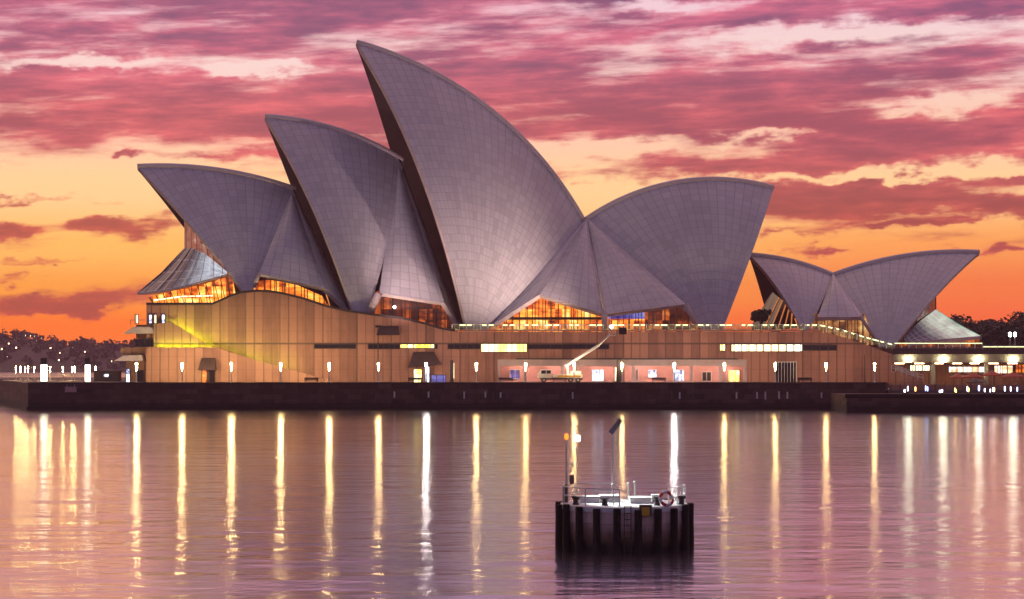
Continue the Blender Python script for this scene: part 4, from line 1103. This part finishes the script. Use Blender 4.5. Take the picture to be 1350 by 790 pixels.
# slim mast with a tilted panel
b = MB(); b.tube((D(810), 1.9, ztop), (D(810), 1.9, hz(574, YD)), .05, .045, 6); pm = b.build('panel_mast', M['steel'], dol)
b = MB(); cpt = np.array([D(814), 1.9, hz(564, YD)])
ux, uz = np.array([.62, 0, .78]) * .44, np.array([.70, -.35, -.62]) * .13
nrm = np.array([.1, -.9, .2]) * .04
v = [cpt - ux - uz, cpt + ux - uz, cpt + ux + uz, cpt - ux + uz]; b.add([p - nrm for p in v] + [p + nrm for p in v], [(0, 1, 2, 3), (7, 6, 5, 4), (0, 4, 5, 1), (1, 5, 6, 2), (2, 6, 7, 3), (3, 7, 4, 0)])
b.tube((D(810), 1.9, hz(574, YD)), tuple(cpt), .025, .025, 6); b.build('solar_panel', M.setdefault('panel', worn('solar_panel', (.16, .15, .19), .2, 4, .3)), pm)
# yellow notice on the drum
b = MB(); b.box(D(841), D(851), -RD - .12, -RD - .06, hz(680, 105.2), hz(669, 105.2)); b.box(D(838), D(854), -RD - .05, -RD + .1, hz(681, 105.2), hz(666, 105.2), 1); b.build('notice_plate', [M['yellow_paint'], M['hood']], dol)
# lifebuoy leaning on the rail: lifts off, so a thing of its own
lb = empty('lifebuoy', (dx + D(874), YD - 2.35, ztop + .36), 'red and white lifebuoy hung on the railing of the mooring platform', 'lifebuoy')
for k in range(8):
    b = MB(); seg = 6
    G = []
    for i in range(seg + 1):
        t = 2 * math.pi * (k + i / seg) / 8; row = []
        for j in range(9):
            s = 2 * math.pi * j / 8; r = .32 + .085 * math.cos(s); row.append((r * math.cos(t), .085 * math.sin(s), r * math.sin(t)))
        G.append(row)
    b.grid(G); b.build('ring_band' if k % 2 else 'ring', M['red_paint'] if k % 2 else M['white_paint'], lb, True)
lb.rotation_euler = (R_(-18), R_(10), R_(12))

# ================================================================== FAR SHORE AND TREES
rnd = random.Random(21)
def ridge_h(x):
    return 20 + 4.2 * math.sin(x * .013 + 1) + 2.6 * math.sin(x * .041) + 1.6 * math.sin(x * .11 + 2)
hb_ = MB(); G = []
for j in range(9):
    row = []
    for i in range(121):
        x = -1000 + i * 16.7; t = j / 8
        row.append((x, 1500 + t * 420, -1 + (ridge_h(x) + 1) * math.sin(min(1, t * 1.25) * math.pi / 2) * (1 if t < .85 else .9)))
    G.append(row)
hb_.grid(G); tag(hb_.build('hill', M['hill'], None, True), kind='structure')
def tufts(b, c, rx, rz, n, size, r):
    for _ in range(n):
        while True:
            q = np.array([r.uniform(-1, 1) for _ in range(3)])
            if .15 < q @ q < 1: break
        p = np.array(c) + q * np.array([rx, rx, rz]); a = np.array([r.gauss(0, 1) for _ in range(3)]); a /= np.linalg.norm(a) + 1e-6
        e = np.cross(a, [.3, .5, .8]); e /= np.linalg.norm(e) + 1e-6; g = np.cross(a, e); s = size * r.uniform(.6, 1.4)
        b.add([p + e * s, p + g * s * .7, p - e * s, p - g * s * .7], [(0, 1, 2, 3)])
fw = MB()
for k in range(620):
    x = rnd.uniform(-420, -150) if k < 340 else rnd.uniform(-800, -420) if k < 430 else rnd.uniform(-150, 600)
    t = rnd.random() ** .7; y = 1505 + t * 320
    z = (ridge_h(x) + 1) * math.sin(min(1, (y - 1500) / 420 * 1.25) * math.pi / 2) - 1
    h = rnd.uniform(3, 6.5) * (1.35 if rnd.random() < .12 else 1)
    tufts(fw, (x, y, z + h * .45), rnd.uniform(2.5, 5), h * .75, 34, 1.25, rnd)
tag(fw.build('far_woods', M['leaf_far']), 'dense dark woods covering the far hillside across the water', 'woods', kind='stuff')

hp0 = MB()
hp0.box(-4, 4, -3, 3, 0, 4.2, 0); hp0.add([(-4.4, -3.4, 4.2), (4.4, -3.4, 4.2), (4.4, 3.4, 4.2), (-4.4, 3.4, 4.2), (-4.4, 0, 6.4), (4.4, 0, 6.4)], [(0, 1, 5, 4), (2, 3, 4, 5), (0, 4, 3), (1, 2, 5), (0, 3, 2, 1)], 1)
hp0.box(-1.2, .2, -3.1, -3.003, 1.4, 2.9, 2)
spots = [(22, 426), (30, 423), (36, 421), (42, 421), (47, 423), (56, 420), (85, 421), (97, 424), (117, 425), (158, 431), (50, 446), (60, 449), (69, 455), (81, 461), (98, 455), (118, 439), (99, 446), (114, 460), (71, 444), (146, 453), (152, 454), (158, 453), (5, 457), (12, 466), (14, 449), (24, 455), (120, 451), (149, 472), (80, 471), (0, 432)]
base = None
for i, (px, py) in enumerate(spots):
    best = None
    for j in range(60):
        y = 1502 + j * 6; x = ax(px, y); z = (ridge_h(x) + 1) * math.sin(min(1, (y - 1500) / 420 * 1.25) * math.pi / 2) - 1
        e = abs(hz(py, y) - (z + 3.2))
        if best is None or e < best[0]: best = (e, x, y - 3.5, z - .3)
    if base is None:
        base = hp0.build('far_house', [M['brick'], M['roof'], M['house_glow']])
        tag(base, 'tiny far house with a lit window among the trees across the water', 'house', 'lit houses on the far hillside'); c = base
    else: c = base.copy(); COL.objects.link(c)
    c.location = best[1:]; s = rnd.uniform(.42, .75); c.scale = (s, s, s)


def tree(px, Y, zb, h, cr, n, label, grp='trees behind the restaurant', seed=0):
    r = random.Random(seed); t = empty('tree', (ax(px, Y), Y, zb), label, 'tree', grp)
    b = MB(); b.tube((0, 0, -.2), (.2, 0, h * .5), .35, .22, 7)
    limbs = []
    for k in range(6):
        a = r.uniform(0, 6.28); e = (math.cos(a) * cr * .6, math.sin(a) * cr * .6, h * r.uniform(.6, .88)); b.tube((.15, 0, h * r.uniform(.3, .5)), e, .16, .05, 5); limbs.append(e)
    b.build('trunk', M['trunk'], t)
    b = MB()
    for e in limbs + [(0, 0, h * .85), (cr * .3, 0, h * .7), (-cr * .4, .3, h * .65)]:
        tufts(b, e, cr * r.uniform(.35, .55), cr * r.uniform(.28, .42), n, .42, r)
    b.build('crown', M['leaf'], t)
    return t


ZT = ZF
for i, (px, pytop, Y, cr, lab) in enumerate([
        (1256, 414, 560, 4.5, 'dark tree just right of the pale green glass skirt'), (1272, 411, 580, 5.0, 'dark round tree, second right of the restaurant'), (1290, 418, 545, 5.2, 'low dark tree behind the tip of the glass skirt'),
        (1306, 417, 570, 5.0, 'dark tree below the gap in the skyline at the right'), (1322, 419, 560, 5.0, 'dark tree left of the tall one at the right edge'), (1343, 406, 585, 5.6, 'tallest dark tree at the right edge of the photo'), (1368, 412, 575, 5.4, 'dark tree cut by the right edge of the photo'), (1330, 428, 520, 4.6, 'low dark tree in front of the row at the right'), (1300, 430, 520, 4.6, 'low dark tree behind the walkway railing')]):
    tree(px, Y, ZT, hz(pytop, Y) - ZT, cr, 120, lab, seed=50 + i)
tr = tree(1003, 431, hz(438, 431), hz(408, 431) - hz(438, 431), 2.0, 60, 'small dark bushy tree between the large shells and the restaurant', 'trees on the terrace', 77)
# street lamps at the far right
for i, (px, lab) in enumerate(((1331.5, 'left of the twin lamp posts on the walkway at the right'), (1338, 'right of the twin lamp posts on the walkway at the right'))):
    t = empty('lamp_post', (ax(px, YK + 6), YK + 6, hz(459.5, YK)), lab, 'lamp post', 'twin lamp posts at the right')
    b = MB(); b.tube((0, 0, 0.003), (0, 0, 2.3), .07, .06, 6); b.build('pole', M['steel'], t)
    b = MB(); b.lathe((0, 0, 2.3), [(.1, 0), (.28, .2), (.28, .7), (.1, .9)], 8); b.build('lantern', M.setdefault('twin_glow', mat('twin_lamp_glow', (.8,) * 3, .4, 0, (.95, 1, .8), 14.0)), t)

# ================================================================== HAZE
b = MB(); b.box(-1500, 1500, -40, 2000, -4, 85)
hzm = bpy.data.materials.new('thin_sea_air'); hzm.use_nodes = True; nt = hzm.node_tree; nt.nodes.clear()
pv = nt.nodes.new('ShaderNodeVolumePrincipled'); pv.inputs['Color'].default_value = (1, .66, .82, 1); pv.inputs['Density'].default_value = .00016; pv.inputs['Anisotropy'].default_value = .2
o_m = nt.nodes.new('ShaderNodeOutputMaterial'); nt.links.new(pv.outputs[0], o_m.inputs['Volume'])
tag(b.build('haze', hzm), 'thin purple haze lying over the harbour and the far shore', 'haze', kind='stuff')
SC.cycles.volume_bounces = 0
